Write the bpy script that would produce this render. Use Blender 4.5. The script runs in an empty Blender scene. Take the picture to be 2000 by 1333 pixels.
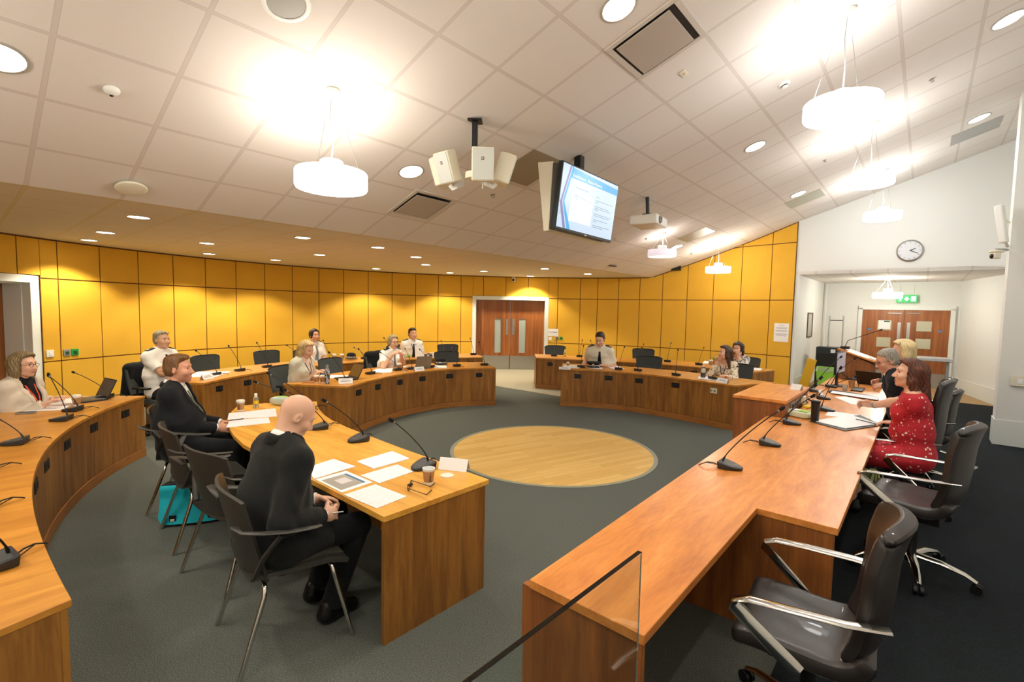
import bpy, math, random
import numpy as np
from mathutils import Vector, Matrix
random.seed(7); np.random.seed(7)
S = bpy.context.scene; COL = S.collection
PI = math.pi
# ------------------------------------------------------------------ camera
FPX, PITCH, ROLL, CH = 939.53, 0.0658, 0.0198, 1.8789
cp, sp = math.cos(PITCH), math.sin(PITCH)
_f = np.array([0, cp, -sp]); _u0 = np.array([0, sp, cp]); _r0 = np.array([1., 0, 0])
_r = math.cos(ROLL)*_r0 + math.sin(ROLL)*_u0; _u = -math.sin(ROLL)*_r0 + math.cos(ROLL)*_u0
CAM = np.array([0, 0, CH])
def ray(x, y): return _f + (x-1000)/FPX*_r - (y-666.5)/FPX*_u
def P(x, y, z):                 # point of the horizontal plane at height z seen at a pixel of the photo
    d = ray(x, y); return CAM + (z-CH)/d[2]*d
def D(x, y, dep): return CAM + dep*ray(x, y)
# room axes: e runs along the right-hand desk, n across it towards the curved wall
E3 = np.array([.6498, .7601, 0]); N3 = np.array([-.7601, .6498, 0]); UP = np.array([0, 0, 1.])
def AB(a, b, z=0): return E3*a + N3*b + UP*z
def ab(p): return float(p[0]*E3[0]+p[1]*E3[1]), float(p[0]*N3[0]+p[1]*N3[1])
HB, ZS, SL = 6.035, 2.8773, 0.3195       # ceiling hinge line, soffit height, slope
DS = -N3*math.cos(SL) + UP*math.sin(SL)  # up the slope
NC = np.cross(E3, DS)
if NC[2] > 0: NC = -NC                   # points down into the room
def C(x, y):                             # pixel -> sloped ceiling
    d = ray(x, y); q = N3*HB + UP*ZS; t = ((q-CAM)@NC)/(d@NC); return CAM + t*d
def ceil_z(b): return ZS + (HB-b)*math.tan(SL) if b < HB else ZS
M0 = np.array([.567, 6.34])              # centre of the rings
WC, WR = np.array([.25, 6.93]), 7.93     # curved wall
def W(x, y, R=WR):                       # pixel -> curved wall
    r = ray(x, y); A = r[0]**2+r[1]**2; B = -2*(r[0]*WC[0]+r[1]*WC[1]); c = WC@WC-R*R
    t = (-B+math.sqrt(B*B-4*A*c))/(2*A); return CAM + t*r
cam = bpy.data.cameras.new('camera'); co = bpy.data.objects.new('camera', cam); COL.objects.link(co)
co.matrix_world = Matrix(((_r[0], _u[0], -_f[0], 0), (_r[1], _u[1], -_f[1], 0), (_r[2], _u[2], -_f[2], CH), (0, 0, 0, 1)))
cam.sensor_width = 36; cam.lens = FPX/2000*36; cam.clip_start = .05; S.camera = co
S.view_settings.view_transform = 'Standard'; S.view_settings.look = 'None'
S.view_settings.gamma = 1; S.view_settings.use_curve_mapping = False
S.view_settings.exposure = 0.25
w = bpy.data.worlds.new('world'); S.world = w; w.use_nodes = True
w.node_tree.nodes['Background'].inputs[0].default_value = (.9, .95, 1, 1); w.node_tree.nodes['Background'].inputs[1].default_value = .15
# ------------------------------------------------------------------ materials
def lin(h):
    if isinstance(h, str): h = [int(h[i:i+2], 16)/255 for i in (0, 2, 4)]
    return [c/12.92 if c <= .04045 else ((c+.055)/1.055)**2.4 for c in h] + [1]
class NT:
    def __init__(s, name):
        s.m = bpy.data.materials.new(name); s.m.use_nodes = True; s.t = s.m.node_tree; s.b = s.t.nodes['Principled BSDF']; s._o = None
    def n(s, typ, **kw):
        x = s.t.nodes.new(typ)
        for k, v in kw.items():
            if k.startswith('_'): setattr(x, k[1:], v)
            else:
                i = int(k[1:]) if k[0] == 'i' and k[1:].isdigit() else k.replace('9', ' ')
                if hasattr(v, 'is_output') or isinstance(v, bpy.types.NodeSocket): s.t.links.new(v, x.inputs[i])
                else: x.inputs[i].default_value = v
        return x
    def obj(s, sc=(1, 1, 1), rot=(0, 0, 0), kind='Object'):
        tc = s.n('ShaderNodeTexCoord')
        return s.n('ShaderNodeMapping', Vector=tc.outputs[kind], Scale=sc, Rotation=rot).outputs[0]
    def noise(s, vec, scale, detail=3, rough=.5, dist=0):
        return s.n('ShaderNodeTexNoise', Vector=vec, Scale=scale, Detail=detail, Roughness=rough, Distortion=dist).outputs[0]
    def ramp(s, fac, stops, interp='LINEAR'):
        r = s.n('ShaderNodeValToRGB', Fac=fac); cr = r.color_ramp; cr.interpolation = interp
        while len(cr.elements) < len(stops): cr.elements.new(.5)
        for el, (p, c) in zip(cr.elements, stops): el.position = p; el.color = lin(c)
        return r.outputs[0]
    def math(s, op, a, b=0.0):
        return s.n('ShaderNodeMath', _operation=op, i0=a, i1=b).outputs[0]
    def mix(s, fac, a, b):
        m = s.n('ShaderNodeMix', _data_type='RGBA')
        for k, v in ((0, fac), (6, a), (7, b)):
            if isinstance(v, bpy.types.NodeSocket): s.t.links.new(v, m.inputs[k])
            else: m.inputs[k].default_value = v
        return m.outputs[2]
    def set(s, **kw):
        for k, v in kw.items():
            k = k.replace('9', ' ')
            if isinstance(v, bpy.types.NodeSocket): s.t.links.new(v, s.b.inputs[k])
            else: s.b.inputs[k].default_value = v
        return s
    def bump(s, h, strength=.2, dist=.01):
        b = s.n('ShaderNodeBump', Height=h, Strength=strength, Distance=dist); s.t.links.new(b.outputs[0], s.b.inputs['Normal']); return s
MATS = {}
def mat(name, col, rough=.6, metal=0, emit=0, bump=0, bscale=200, coat=0, trans=0, ior=1.45, alpha=1, var=0):
    if name in MATS: return MATS[name]
    n = NT(name); c = lin(col)
    n.set(Roughness=rough, Metallic=metal, IOR=ior, Alpha=alpha)
    if var:
        v = n.noise(n.obj(), 9, 4)
        n.set(Base9Color=n.mix(v, [x*(1-var) for x in c[:3]]+[1], [min(1, x*(1+var)) for x in c[:3]]+[1]))
    else: n.set(Base9Color=c)
    if emit: n.b.inputs['Emission Color'].default_value = c; n.b.inputs['Emission Strength'].default_value = emit
    if coat: n.b.inputs['Coat Weight'].default_value = coat; n.b.inputs['Coat Roughness'].default_value = .12
    if trans: n.b.inputs['Transmission Weight'].default_value = trans
    if bump: n.bump(n.noise(n.obj(), bscale, 3), bump, .004)
    MATS[name] = n.m; return n.m
def glow(name, col, e, rough=.25):
    if name in MATS: return MATS[name]
    n = NT(name); n.set(Base9Color=(.02, .02, .022, 1), Roughness=rough); n.b.inputs['Emission Color'].default_value = lin(col); n.b.inputs['Emission Strength'].default_value = e
    MATS[name] = n.m; return n.m
def wood(name, dark, light, rot=(0, 0, 0), sc=(1, 14, 14), rough=.35, coat=.25, figure=1.0, mid=None):
    n = NT(name)
    v = n.obj((1, 1, 1), rot); v2 = n.n('ShaderNodeMapping', Vector=v, Scale=sc).outputs[0]
    a = n.noise(v2, 1.3, 6, .62, .6)
    b = n.noise(n.n('ShaderNodeMapping', Vector=v, Scale=[q*4 for q in sc]).outputs[0], 2.2, 3, .6)
    big = n.noise(v, 1.1, 2)
    f = n.math('ADD', n.math('MULTIPLY', a, .72*figure+.1), n.math('MULTIPLY', b, .22))
    f = n.math('ADD', f, n.math('MULTIPLY', big, .16))
    c = n.ramp(f, [(.36, dark), (.56, mid or light), (.72, light)])
    n.set(Base9Color=c, Roughness=rough); n.b.inputs['Coat Weight'].default_value = coat; n.b.inputs['Coat Roughness'].default_value = .18
    MATS[name] = n.m; return n.m
RZ = math.atan2(E3[1], E3[0])
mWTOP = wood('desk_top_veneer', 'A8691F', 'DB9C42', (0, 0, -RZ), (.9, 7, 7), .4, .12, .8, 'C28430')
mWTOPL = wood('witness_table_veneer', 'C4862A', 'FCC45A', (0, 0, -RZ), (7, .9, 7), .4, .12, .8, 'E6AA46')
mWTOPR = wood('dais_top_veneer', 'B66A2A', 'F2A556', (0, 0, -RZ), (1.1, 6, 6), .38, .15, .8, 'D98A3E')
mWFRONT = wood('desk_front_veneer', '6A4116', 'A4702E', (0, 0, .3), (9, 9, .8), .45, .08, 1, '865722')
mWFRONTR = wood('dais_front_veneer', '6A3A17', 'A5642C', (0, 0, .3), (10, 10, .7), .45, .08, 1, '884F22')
mWEDGE = wood('desk_edge_lipping', '8E5420', 'B97A36', (0, 0, 0), (3, 3, 20), .35, .2, .8)
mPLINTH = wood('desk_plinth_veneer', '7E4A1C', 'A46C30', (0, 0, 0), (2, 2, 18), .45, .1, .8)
mDOOR = wood('door_veneer', '6B3A17', 'A8662C', (0, 0, .7), (12, 12, .5), .42, .15, 1, '8C4F20')
# yellow acoustic wall cloth
n = NT('yellow_wall_cloth'); v = n.obj()
n.set(Base9Color=n.mix(n.noise(v, 3, 3), lin('DCA62C'), lin('E6B436')), Roughness=.85)
n.bump(n.noise(v, 260, 2), .12, .003); mYEL = n.m
mGROOVE = mat('wall_groove_brown', '6A3D12', .7)
mWALL = mat('white_wall_paint', 'E4E6E2', .7, bump=.03, bscale=90)
mTRIM = mat('white_gloss_trim', 'E6EAE6', .4)
mWHITE = mat('white_plastic', 'EDEEEA', .4)
mCREAM = mat('cream_plastic', 'E4DFCB', .45)
mGREYP = mat('grey_plastic', '8E908C', .45)
mBLACK = mat('black_plastic', '121315', .42)
mDARK = mat('dark_grey_plastic', '23272A', .5)
mCHROME = mat('chrome', 'D6D6D2', .14, 1)
mSTEEL = mat('brushed_steel', 'B9BAB6', .32, 1)
mGLASSD = mat('door_glass', 'A9B3AE', .12, 0, coat=.4)
# ceiling tiles
def tile_mat(name, ox, oy, tx, ty, c1, c2, cb):
    n = NT(name); tc = n.n('ShaderNodeTexCoord'); sx = n.n('ShaderNodeSeparateXYZ', Vector=tc.outputs['Object'])
    def line(s, o, t):
        u = n.math('FRACT', n.math('DIVIDE', n.math('SUBTRACT', s, o-t/2-100*t), t))
        return n.math('MULTIPLY', n.math('ABSOLUTE', n.math('SUBTRACT', u, .5)), t)
    d = n.math('MINIMUM', line(sx.outputs[0], ox, tx), line(sx.outputs[1], oy, ty))
    bar = n.math('LESS_THAN', d, .0125); gap = n.math('LESS_THAN', n.math('ABSOLUTE', n.math('SUBTRACT', d, .0145)), .0022)
    sp_ = n.noise(tc.outputs['Object'], 120, 2)
    c = n.mix(sp_, lin(c1), lin(c2)); c = n.mix(bar, c, lin(cb)); c = n.mix(gap, c, lin('CBC2B9'))
    n.set(Base9Color=c, Roughness=.85); n.bump(n.math('SMOOTH_MIN', d, .016), .25, .006); return n.m
mCEIL = tile_mat('ceiling_tile_slope', 3.7724, 3.3184, .6595, .6675, 'DED8D2', 'E6E1DB', 'D4CBC5')
mSOFF = tile_mat('ceiling_tile_soffit', 3.7724, 6.11, .6595, .668, 'DCD3C0', 'E2DAC8', 'DCCF9C')  # yellow bar colour paints the wall's reflection into the grid lines
mALCC = tile_mat('ceiling_tile_alcove', 0, 0, 1.3, .66, 'DEDAD4', 'E4E0DA', 'CFC9C2')
# carpets
def carpet(name, c1, c2, c3, sc=170, rib=0):
    n = NT(name); v = n.obj()
    a = n.noise(v, sc, 4, .7); b = n.noise(v, 1.4, 2)
    c = n.ramp(a, [(.32, c1), (.5, c2), (.7, c3)])
    if rib:
        wv = n.n('ShaderNodeTexWave', Vector=n.obj((1, 1, 1), (0, 0, -RZ)), Scale=rib, Distortion=1.5, Detail=2)
        wv.inputs['Detail Scale'].default_value = 8
        c = n.mix(n.math('MULTIPLY', wv.outputs['Fac'], .5), c, lin(c1))
    n.set(Base9Color=c, Roughness=.95); n.b.inputs['Specular IOR Level'].default_value = .15
    n.bump(n.noise(v, sc*1.6, 3), .4, .004); return n.m
mCARP = carpet('grey_carpet', '3A3E3B', '5C615C', '82867E')
mCARPB = carpet('beige_carpet', '8A8676', 'A39E8C', 'B7B29F')
mCARPD = carpet('dark_ribbed_carpet', '15191B', '20262A', '2E3438', 170, 26)
mTANF = mat('tan_corridor_floor', 'A88A5E', .6, var=.08)
# medallion planks
n = NT('oak_plank'); v = n.obj((1, 1, 1), (0, 0, -.55))
br = n.n('ShaderNodeTexBrick', Vector=v, Color1=lin('D6AE62'), Color2=lin('E8C67C'), Mortar=lin('B8914C'), Scale=1.0)
br.inputs['Mortar Size'].default_value = .002; br.inputs['Brick Width'].default_value = .85; br.inputs['Row Height'].default_value = .085; br.offset = .37
g = n.noise(n.n('ShaderNodeMapping', Vector=v, Scale=(2, 40, 40)).outputs[0], 2, 5, .6)
n.set(Base9Color=n.mix(n.math('MULTIPLY', g, .5), br.outputs[0], lin('C79E55')), Roughness=.4); mOAK = n.m
# fabrics
def fabric(name, c, rough=.9, var=.12, bs=350, bmp=.25, wr=.35):
    n = NT(name); v = n.obj(); k = lin(c)
    f = n.noise(v, 14, 4)
    n.set(Base9Color=n.mix(f, [x*(1-var) for x in k[:3]]+[1], [min(1, x*(1+var)) for x in k[:3]]+[1]), Roughness=rough)
    n.b.inputs['Specular IOR Level'].default_value = .2
    try: n.b.inputs['Sheen Weight'].default_value = .08
    except Exception: pass
    h = n.math('ADD', n.math('MULTIPLY', n.noise(v, 16, 3, .5, 1.2), wr), n.math('MULTIPLY', n.noise(v, bs, 2), .03))
    n.bump(h, bmp, .03); MATS[name] = n.m; return n.m
mSUIT = fabric('charcoal_suit_wool', '1C1E1E'); mSUIT2 = fabric('black_suit_wool', '15171A'); mNAVY = fabric('dark_navy_suit', '171B22')
mTROU = fabric('dark_trouser', '17191B'); mSHIRT = fabric('white_shirt_cotton', 'EFF0EE', .8, .03); mUNIF = fabric('white_uniform_shirt', 'F0EFEC', .8, .03)
mCREAMS = fabric('ivory_uniform_shirt', 'E2DDCB', .8, .03)
mBLAZ = fabric('oatmeal_blazer', 'CFC4B4', .9, .06); mBLAZ2 = fabric('pale_grey_blazer', 'CBC8B6', .9, .06)
mTOPB = fabric('black_top', '14151A'); mPINK = fabric('blush_top', 'E6CDBE', .85, .05); mBLKTIE = fabric('black_tie', '17181B', .6); mGRNTIE = fabric('olive_tie', '5C6350', .5)
mLEATH = None
n = NT('black_leather'); v = n.obj(); n.set(Base9Color=lin('221D1C'), Roughness=.42); n.b.inputs['Coat Weight'].default_value = .1
n.bump(n.noise(v, 220, 3), .12, .003); mLEATH = n.m
mMESH = fabric('charcoal_chair_mesh', '454A4B', .8, .08, 500, .1, 0)
mSHELL = mat('dark_grey_chair_shell', '383733', .42, bump=.05, bscale=400)
mSEATF = fabric('dark_olive_seat_fabric', '34342E', .9, .1, 500, .2, 0)
def print_mat(name, base, cols, scale, thr):
    n = NT(name); v = n.obj(); c = lin(base)
    for i, (k, t) in enumerate(zip(cols, thr)):
        vo = n.n('ShaderNodeTexVoronoi', Vector=n.n('ShaderNodeMapping', Vector=v, Location=(i*3.1, i*1.7, i*.6)).outputs[0], Scale=scale*(1+.25*i))
        d = n.math('ADD', vo.outputs['Distance'], n.math('MULTIPLY', n.math('SUBTRACT', n.noise(v, scale*3, 2), .5), .35))
        c = n.mix(n.math('LESS_THAN', d, t), c, lin(k))
    n.set(Base9Color=c, Roughness=.75); n.bump(n.noise(v, 14, 3, .5, 1), .2, .03); return n.m
mDRESS = print_mat('red_dress_with_white_blossom_print', 'B81B2B', ['F0E6DC', '5A1418', 'E9D9C8'], 17, [.17, .12, .12])
mBLOUSE = print_mat('cream_blouse_with_brown_motifs', 'DDD0B4', ['7E705A', 'A89878'], 22, [.3, .2])
mBLOUS2 = print_mat('white_blouse_with_black_motifs', 'D9D4C8', ['2B2A28', '55524C'], 30, [.42, .3])
def skin(name, c, c2):
    n = NT(name); v = n.obj()
    n.set(Base9Color=n.mix(n.noise(v, 26, 3), lin(c), lin(c2)), Roughness=.48)
    n.b.inputs['Subsurface Weight'].default_value = .08; n.b.inputs['Subsurface Radius'].default_value = (.02, .008, .004)
    return n.m
mSK1 = skin('fair_skin', 'DCA98C', 'E3B79C'); mSK2 = skin('ruddy_skin', 'C98E72', 'D49E84'); mSK3 = skin('warm_skin', 'D2A07F', 'DDAF92')
mLIP = mat('lip', 'C27A6C', .45); mLIPM = mat('lip_pale', 'C48C76', .5)
mEYEW = mat('eye_white', 'E9E4DC', .2); mIRIS = mat('iris_dark', '33281F', .15)
def hair(name, c1, c2):
    n = NT(name); v = n.n('ShaderNodeMapping', Vector=n.obj(), Scale=(55, 55, 6)).outputs[0]
    f = n.noise(v, 1.6, 4, .6, .5)
    n.set(Base9Color=n.ramp(f, [(.35, c1), (.68, c2)]), Roughness=.5); n.bump(f, .5, .01); return n.m
mHBROWN = hair('brown_hair', '2E1D12', '5A3A22'); mHDARK = hair('dark_brown_hair', '1D1512', '3A281E'); mHAUB = hair('auburn_hair', '2F150C', '74391D')
mHBLON = hair('blonde_hair', '9A7A44', 'E0C58C'); mHGREY = hair('grey_hair', '6E6A60', 'B0AB9E'); mHGINGER = hair('light_brown_hair', '4A2F18', '8A6238')
mHASH = hair('ash_brown_hair', '57492F', '9A845C'); mHPALE = hair('pale_blonde_hair', 'BFA268', 'F0E0AE'); mHFAIR = hair('greying_fair_hair', '7A6E58', 'B3A585')
# paper
n = NT('printed_paper'); tc = n.n('ShaderNodeTexCoord'); sx = n.n('ShaderNodeSeparateXYZ', Vector=tc.outputs['Generated'])
st = n.math('GREATER_THAN', n.math('FRACT', n.math('MULTIPLY', sx.outputs[1], 22)), .6)
mk = n.math('GREATER_THAN', n.noise(n.n('ShaderNodeMapping', Vector=tc.outputs['Generated'], Scale=(30, 22, 1)).outputs[0], 1.5, 2), .47)
n.set(Base9Color=n.mix(n.math('MULTIPLY', n.math('MULTIPLY', st, mk), .3), lin('F1F0F2'), lin('8C8C98')), Roughness=.75); mPAPT = n.m
mPAP = mat('white_paper', 'F4F4F4', .75); mCARD = mat('white_card', 'EEF1F3', .7)
mKRAFT = mat('kraft_cup_sleeve', 'B4875A', .75, var=.05); mLID = mat('cup_lid_cream', 'E9E2D2', .45); mINK = mat('printed_ink', '1A1715', .7)
# ------------------------------------------------------------------ mesh builder
class MB:
    def __init__(s): s.v = []; s.f = []; s.m = []
    def add(s, vs, fs, mi=0):
        o = len(s.v); s.v += [tuple(map(float, q)) for q in vs]; s.f += [tuple(i+o for i in f) for f in fs]; s.m += [mi]*len(fs); return s
    def box(s, c, d, R=None, mi=0, taper=1.0):
        x, y, z = [q/2 for q in d]; vs = []
        for k in (-1, 1):
            t = taper if k > 0 else 1
            vs += [(-x*t, -y*t, k*z), (x*t, -y*t, k*z), (x*t, y*t, k*z), (-x*t, y*t, k*z)]
        vs = np.array(vs)
        if R is not None: vs = vs@np.array(R).T
        return s.add(vs+np.array(c), [(0, 3, 2, 1), (4, 5, 6, 7), (0, 1, 5, 4), (1, 2, 6, 5), (2, 3, 7, 6), (3, 0, 4, 7)], mi)
    def prism(s, pts, z0, z1, mi=0, mside=None):
        pts = [tuple(p[:2]) for p in pts]; n = len(pts)
        if sum(pts[i][0]*pts[(i+1) % n][1]-pts[(i+1) % n][0]*pts[i][1] for i in range(n)) < 0: pts = pts[::-1]
        vs = [(x, y, z0) for x, y in pts]+[(x, y, z1) for x, y in pts]
        s.add(vs, [tuple(range(n-1, -1, -1)), tuple(range(n, 2*n))], mi)
        o = len(s.v)-2*n
        s.f += [(o+i, o+(i+1) % n, o+n+(i+1) % n, o+n+i) for i in range(n)]; s.m += [mi if mside is None else mside]*n; return s
    def strip(s, inner, outer, z0, z1, mi=0):   # closed band between two polylines
        n = len(inner); vs = []
        for p, q in zip(inner, outer): vs += [(p[0], p[1], z0), (q[0], q[1], z0), (q[0], q[1], z1), (p[0], p[1], z1)]
        fs = []
        for i in range(n-1):
            a, b = 4*i, 4*i+4
            fs += [(a, a+1, b+1, b), (a+1, a+2, b+2, b+1), (a+2, a+3, b+3, b+2), (a+3, a, b, b+3)]
        fs += [(3, 2, 1, 0), (4*n-4, 4*n-3, 4*n-2, 4*n-1)]
        return s.add(vs, [f[::-1] for f in fs], mi)
    def tube(s, path, r, n=8, mi=0, flat=1.0, up=None, caps=True):
        path = [np.array(p, float) for p in path]; k = len(path); rs = r if hasattr(r, '__len__') else [r]*k
        vs = []; pu = None
        for i, p in enumerate(path):
            t = path[min(i+1, k-1)]-path[max(i-1, 0)]; t = t/(np.linalg.norm(t)+1e-9)
            if pu is None:
                u = np.array(up, float) if up is not None else (np.array([0, 0, 1.]) if abs(t[2]) < .9 else np.array([1., 0, 0]))
            else: u = pu
            u = u-t*(u@t); u /= np.linalg.norm(u)+1e-9; pu = u; w_ = np.cross(t, u)
            for j in range(n):
                a = 2*PI*j/n; vs.append(p+rs[i]*(math.cos(a)*w_+math.sin(a)*u*flat))
        fs = [(i*n+j, i*n+(j+1) % n, (i+1)*n+(j+1) % n, (i+1)*n+j) for i in range(k-1) for j in range(n)]
        if caps: fs += [tuple(range(n-1, -1, -1)), tuple((k-1)*n+j for j in range(n))]
        return s.add(vs, fs, mi)
    def cyl(s, p0, p1, r0, r1=None, n=20, mi=0): return s.tube([p0, p1], [r0, r0 if r1 is None else r1], n, mi)
    def lathe(s, prof, n=24, mi=0, T=None, mis=None, caps=True):
        vs = [(r*math.cos(2*PI*j/n), r*math.sin(2*PI*j/n), z) for r, z in prof for j in range(n)]
        if T is not None: vs = [tuple((T@Vector(v))) for v in vs]
        k = len(prof)
        for i in range(k-1):
            fs = [(i*n+j, i*n+(j+1) % n, (i+1)*n+(j+1) % n, (i+1)*n+j) for j in range(n)]
            if i == 0: s.add(vs, fs, mi if mis is None else mis[i]); o = len(s.v)-len(vs)
            else: s.f += [tuple(q+o for q in f) for f in fs]; s.m += [mi if mis is None else mis[i]]*n
        if not caps: return s
        s.f += [tuple(o+j for j in range(n-1, -1, -1)), tuple(o+(k-1)*n+j for j in range(n))]; s.m += [mi if mis is None else mis[0], mi if mis is None else mis[-1]]
        return s
    def ball(s, c, r, n=16, m=10, R=None, mi=0, pole=None):
        r = np.array(r if hasattr(r, '__len__') else [r]*3); vs = []
        for i in range(m+1):
            t = PI*i/m
            for j in range(n):
                q = np.array([math.sin(t)*math.cos(2*PI*j/n), math.sin(t)*math.sin(2*PI*j/n), math.cos(t)])*r
                vs.append(q if R is None else np.array(R)@q)
        vs = np.array(vs)+np.array(c)
        for i in range(m):
            fs = [(i*n+j, (i+1)*n+j, (i+1)*n+(j+1) % n, i*n+(j+1) % n) for j in range(n)]
            q = mi if pole is None or i >= pole[0] else pole[1]
            if i == 0: s.add(vs, fs, q); o = len(s.v)-len(vs)
            else: s.f += [tuple(a+o for a in f) for f in fs]; s.m += [q]*n
        return s
    def shell(s, fn, nu, nv, th, mi=0):           # thick curved sheet
        g = np.array([[fn(i/nu, j/nv) for j in range(nv+1)] for i in range(nu+1)], float)
        du = np.gradient(g, axis=0); dv = np.gradient(g, axis=1); nr = np.cross(du, dv); nr /= np.linalg.norm(nr, axis=2, keepdims=True)+1e-9
        a = (g+nr*th/2).reshape(-1, 3); b = (g-nr*th/2).reshape(-1, 3); k = nv+1; N = len(a); fs = []
        for i in range(nu):
            for j in range(nv):
                q = (i*k+j, (i+1)*k+j, (i+1)*k+j+1, i*k+j+1); fs.append(q); fs.append(tuple(N+x for x in q[::-1]))
        ed = [i*k for i in range(nu+1)]+[nu*k+j for j in range(1, nv+1)]+[i*k+nv for i in range(nu-1, -1, -1)]+[j for j in range(nv-1, 0, -1)]
        for i in range(len(ed)):
            p, q = ed[i], ed[(i+1) % len(ed)]; fs.append((q, p, N+p, N+q))
        return s.add(np.vstack([a, b]), fs, mi)
    def build(s, name, m, parent=None, world=False, smooth=40, bevel=0, sub=0, label=None):
        v = s.v
        if world and parent is not None:
            I = parent.matrix_basis.inverted()
            q = parent.parent
            v = [tuple(I@Vector(p)) for p in v] if q is None else [tuple((q.matrix_basis@parent.matrix_basis).inverted()@Vector(p)) for p in v]
        me = bpy.data.meshes.new(name); me.from_pydata(v, [], s.f); me.validate()
        for x in (m if isinstance(m, (list, tuple)) else [m]): me.materials.append(x)
        if len(me.polygons) == len(s.m): me.polygons.foreach_set('material_index', s.m)
        if smooth:
            me.polygons.foreach_set('use_smooth', [True]*len(me.polygons))
            if smooth < 180: me.set_sharp_from_angle(angle=math.radians(smooth))
        me.update()
        o = bpy.data.objects.new(name, me); COL.objects.link(o)
        if parent is not None: o.parent = parent
        if bevel:
            b = o.modifiers.new('bevel', 'BEVEL'); b.width = bevel; b.segments = 2; b.limit_method = 'ANGLE'; b.angle_limit = .6; b.harden_normals = False
        if sub: q = o.modifiers.new('sub', 'SUBSURF'); q.levels = sub; q.render_levels = sub
        if label: o['label'] = label
        return o
def tag(o, label, cat, group=None):
    o['label'] = label; o['category'] = cat
    if group: o['group'] = group
    return o
def thing(name, label, cat, loc=(0, 0, 0), rz=0, group=None):
    o = bpy.data.objects.new(name, None); COL.objects.link(o); o.empty_display_size = .1
    o.matrix_basis = Matrix.Translation(Vector([float(q) for q in loc]))@Matrix.Rotation(rz, 4, 'Z')
    return tag(o, label, cat, group)
def struct(o): o['kind'] = 'structure'; return o
def dup(root, loc, rz, label, group=None):
    r = root.copy(); COL.objects.link(r); r.matrix_basis = Matrix.Translation(Vector([float(q) for q in loc]))@Matrix.Rotation(rz, 4, 'Z')
    r['label'] = label
    if group: r['group'] = group
    for ch in list(root.children):
        c = ch.copy(); COL.objects.link(c); c.parent = r
        for g_ in ch.children:
            d = g_.copy(); COL.objects.link(d); d.parent = c
    return r
def Rz(a): c, s_ = math.cos(a), math.sin(a); return np.array([[c, -s_, 0], [s_, c, 0], [0, 0, 1]])
def Rx(a): c, s_ = math.cos(a), math.sin(a); return np.array([[1, 0, 0], [0, c, -s_], [0, s_, c]])
def face(d): return math.atan2(d[1], d[0])-PI/2          # rz that turns local +y towards d
def text(parent, s, size, m, loc, R, name='lettering', ext=.0006):
    cu = bpy.data.curves.new('t', 'FONT'); cu.body = s; cu.size = size; cu.extrude = ext; cu.align_x = 'CENTER'; cu.align_y = 'CENTER'
    o = bpy.data.objects.new('t', cu); COL.objects.link(o)
    bpy.context.view_layer.update()
    me = bpy.data.meshes.new_from_object(o.evaluated_get(bpy.context.evaluated_depsgraph_get()))
    bpy.data.objects.remove(o); bpy.data.curves.remove(cu)
    me.name = name; me.materials.clear(); me.materials.append(m)
    q = bpy.data.objects.new(name, me); COL.objects.link(q); q.parent = parent
    q.matrix_basis = Matrix.Translation(Vector([float(x) for x in loc]))@Matrix([list(map(float, r)) for r in R]).to_4x4()
    return q
ORD = ['first', 'second', 'third', 'fourth', 'fifth', 'sixth', 'seventh', 'eighth', 'ninth', 'tenth', 'eleventh', 'twelfth', 'thirteenth']
# ================================================================== room shell
def frame_obj(o, org, x, y):
    z = np.cross(x, y); o.matrix_basis = Matrix([[x[i], y[i], z[i], org[i]] for i in range(3)]+[[0, 0, 0, 1]])

def phi(p): return math.atan2(p[1]-WC[1], p[0]-WC[0])
def wpt(a, R=WR, z=0): return np.array([WC[0]+R*math.cos(a), WC[1]+R*math.sin(a), z])
def wtop(a): return ceil_z(ab(wpt(a))[1])
TOPX = [(0, 453.6), (29, 459), (108.8, 469.2), (192.3, 479.8), (267.8, 489.2), (336.5, 496.8), (400, 504.2), (459.7, 509.8), (516.2, 514.2), (570.3, 519), (622.4, 522.8), (671, 526.2), (718.9, 528.8), (765.8, 531.4), (811.7, 534.1), (856.2, 536.1), (900.8, 537.5), (944.7, 539.1), (988.4, 540.6), (1032.4, 542.2), (1090.5, 543.2), (1134.6, 543.8), (1168.3, 543.3), (1209.3, 542.5), (1250.8, 541.8), (1295.8, 533), (1345, 515), (1396.8, 497), (1452, 476.3), (1511.3, 452.5)]
PH = [phi(W(x, y)) for x, y in TOPX[1:]]
PEND = phi(np.array([6.73, 11.55])); BACKA = -2.2
pback = phi(AB(BACKA, 4.313+math.sqrt(WR**2-(5.43-BACKA)**2))) + 2*PI
st = PH[0]
while PH[0] < pback-.1: PH.insert(0, PH[0]+.0845)
PH = [pback]+[p for p in PH if p < pback-.02]+[PEND]
DF = (phi(W(923, 578, 8.0)), phi(W(1072, 581, 8.0)))        # far door frame, outer
DLR = phi(W(77.7, 537)); DL = (DLR+2.05/WR, DLR)             # left door frame, outer
doors = [DF, DL]
mw = MB(); mp = MB()
def patch(mb, a0, a1, z0, z1f, R0, R1, mi=0, k=3):
    ia, oa = [], []
    for i in range(k+1):
        a = a0+(a1-a0)*i/k; zt = z1f(a) if callable(z1f) else z1f
        ia.append((wpt(a, R0, z0), wpt(a, R1, z0), wpt(a, R1, zt), wpt(a, R0, zt)))
    vs = [q for t in ia for q in t]; fs = []
    for i in range(k):
        o, b = 4*i, 4*i+4
        fs += [(o, o+1, b+1, b), (o+1, o+2, b+2, b+1), (o+2, o+3, b+3, b+2), (o+3, o, b, b+3)]
    fs += [(3, 2, 1, 0), tuple(4*k+q for q in range(4))]
    mb.add(vs, fs, mi)
G = .009
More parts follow.
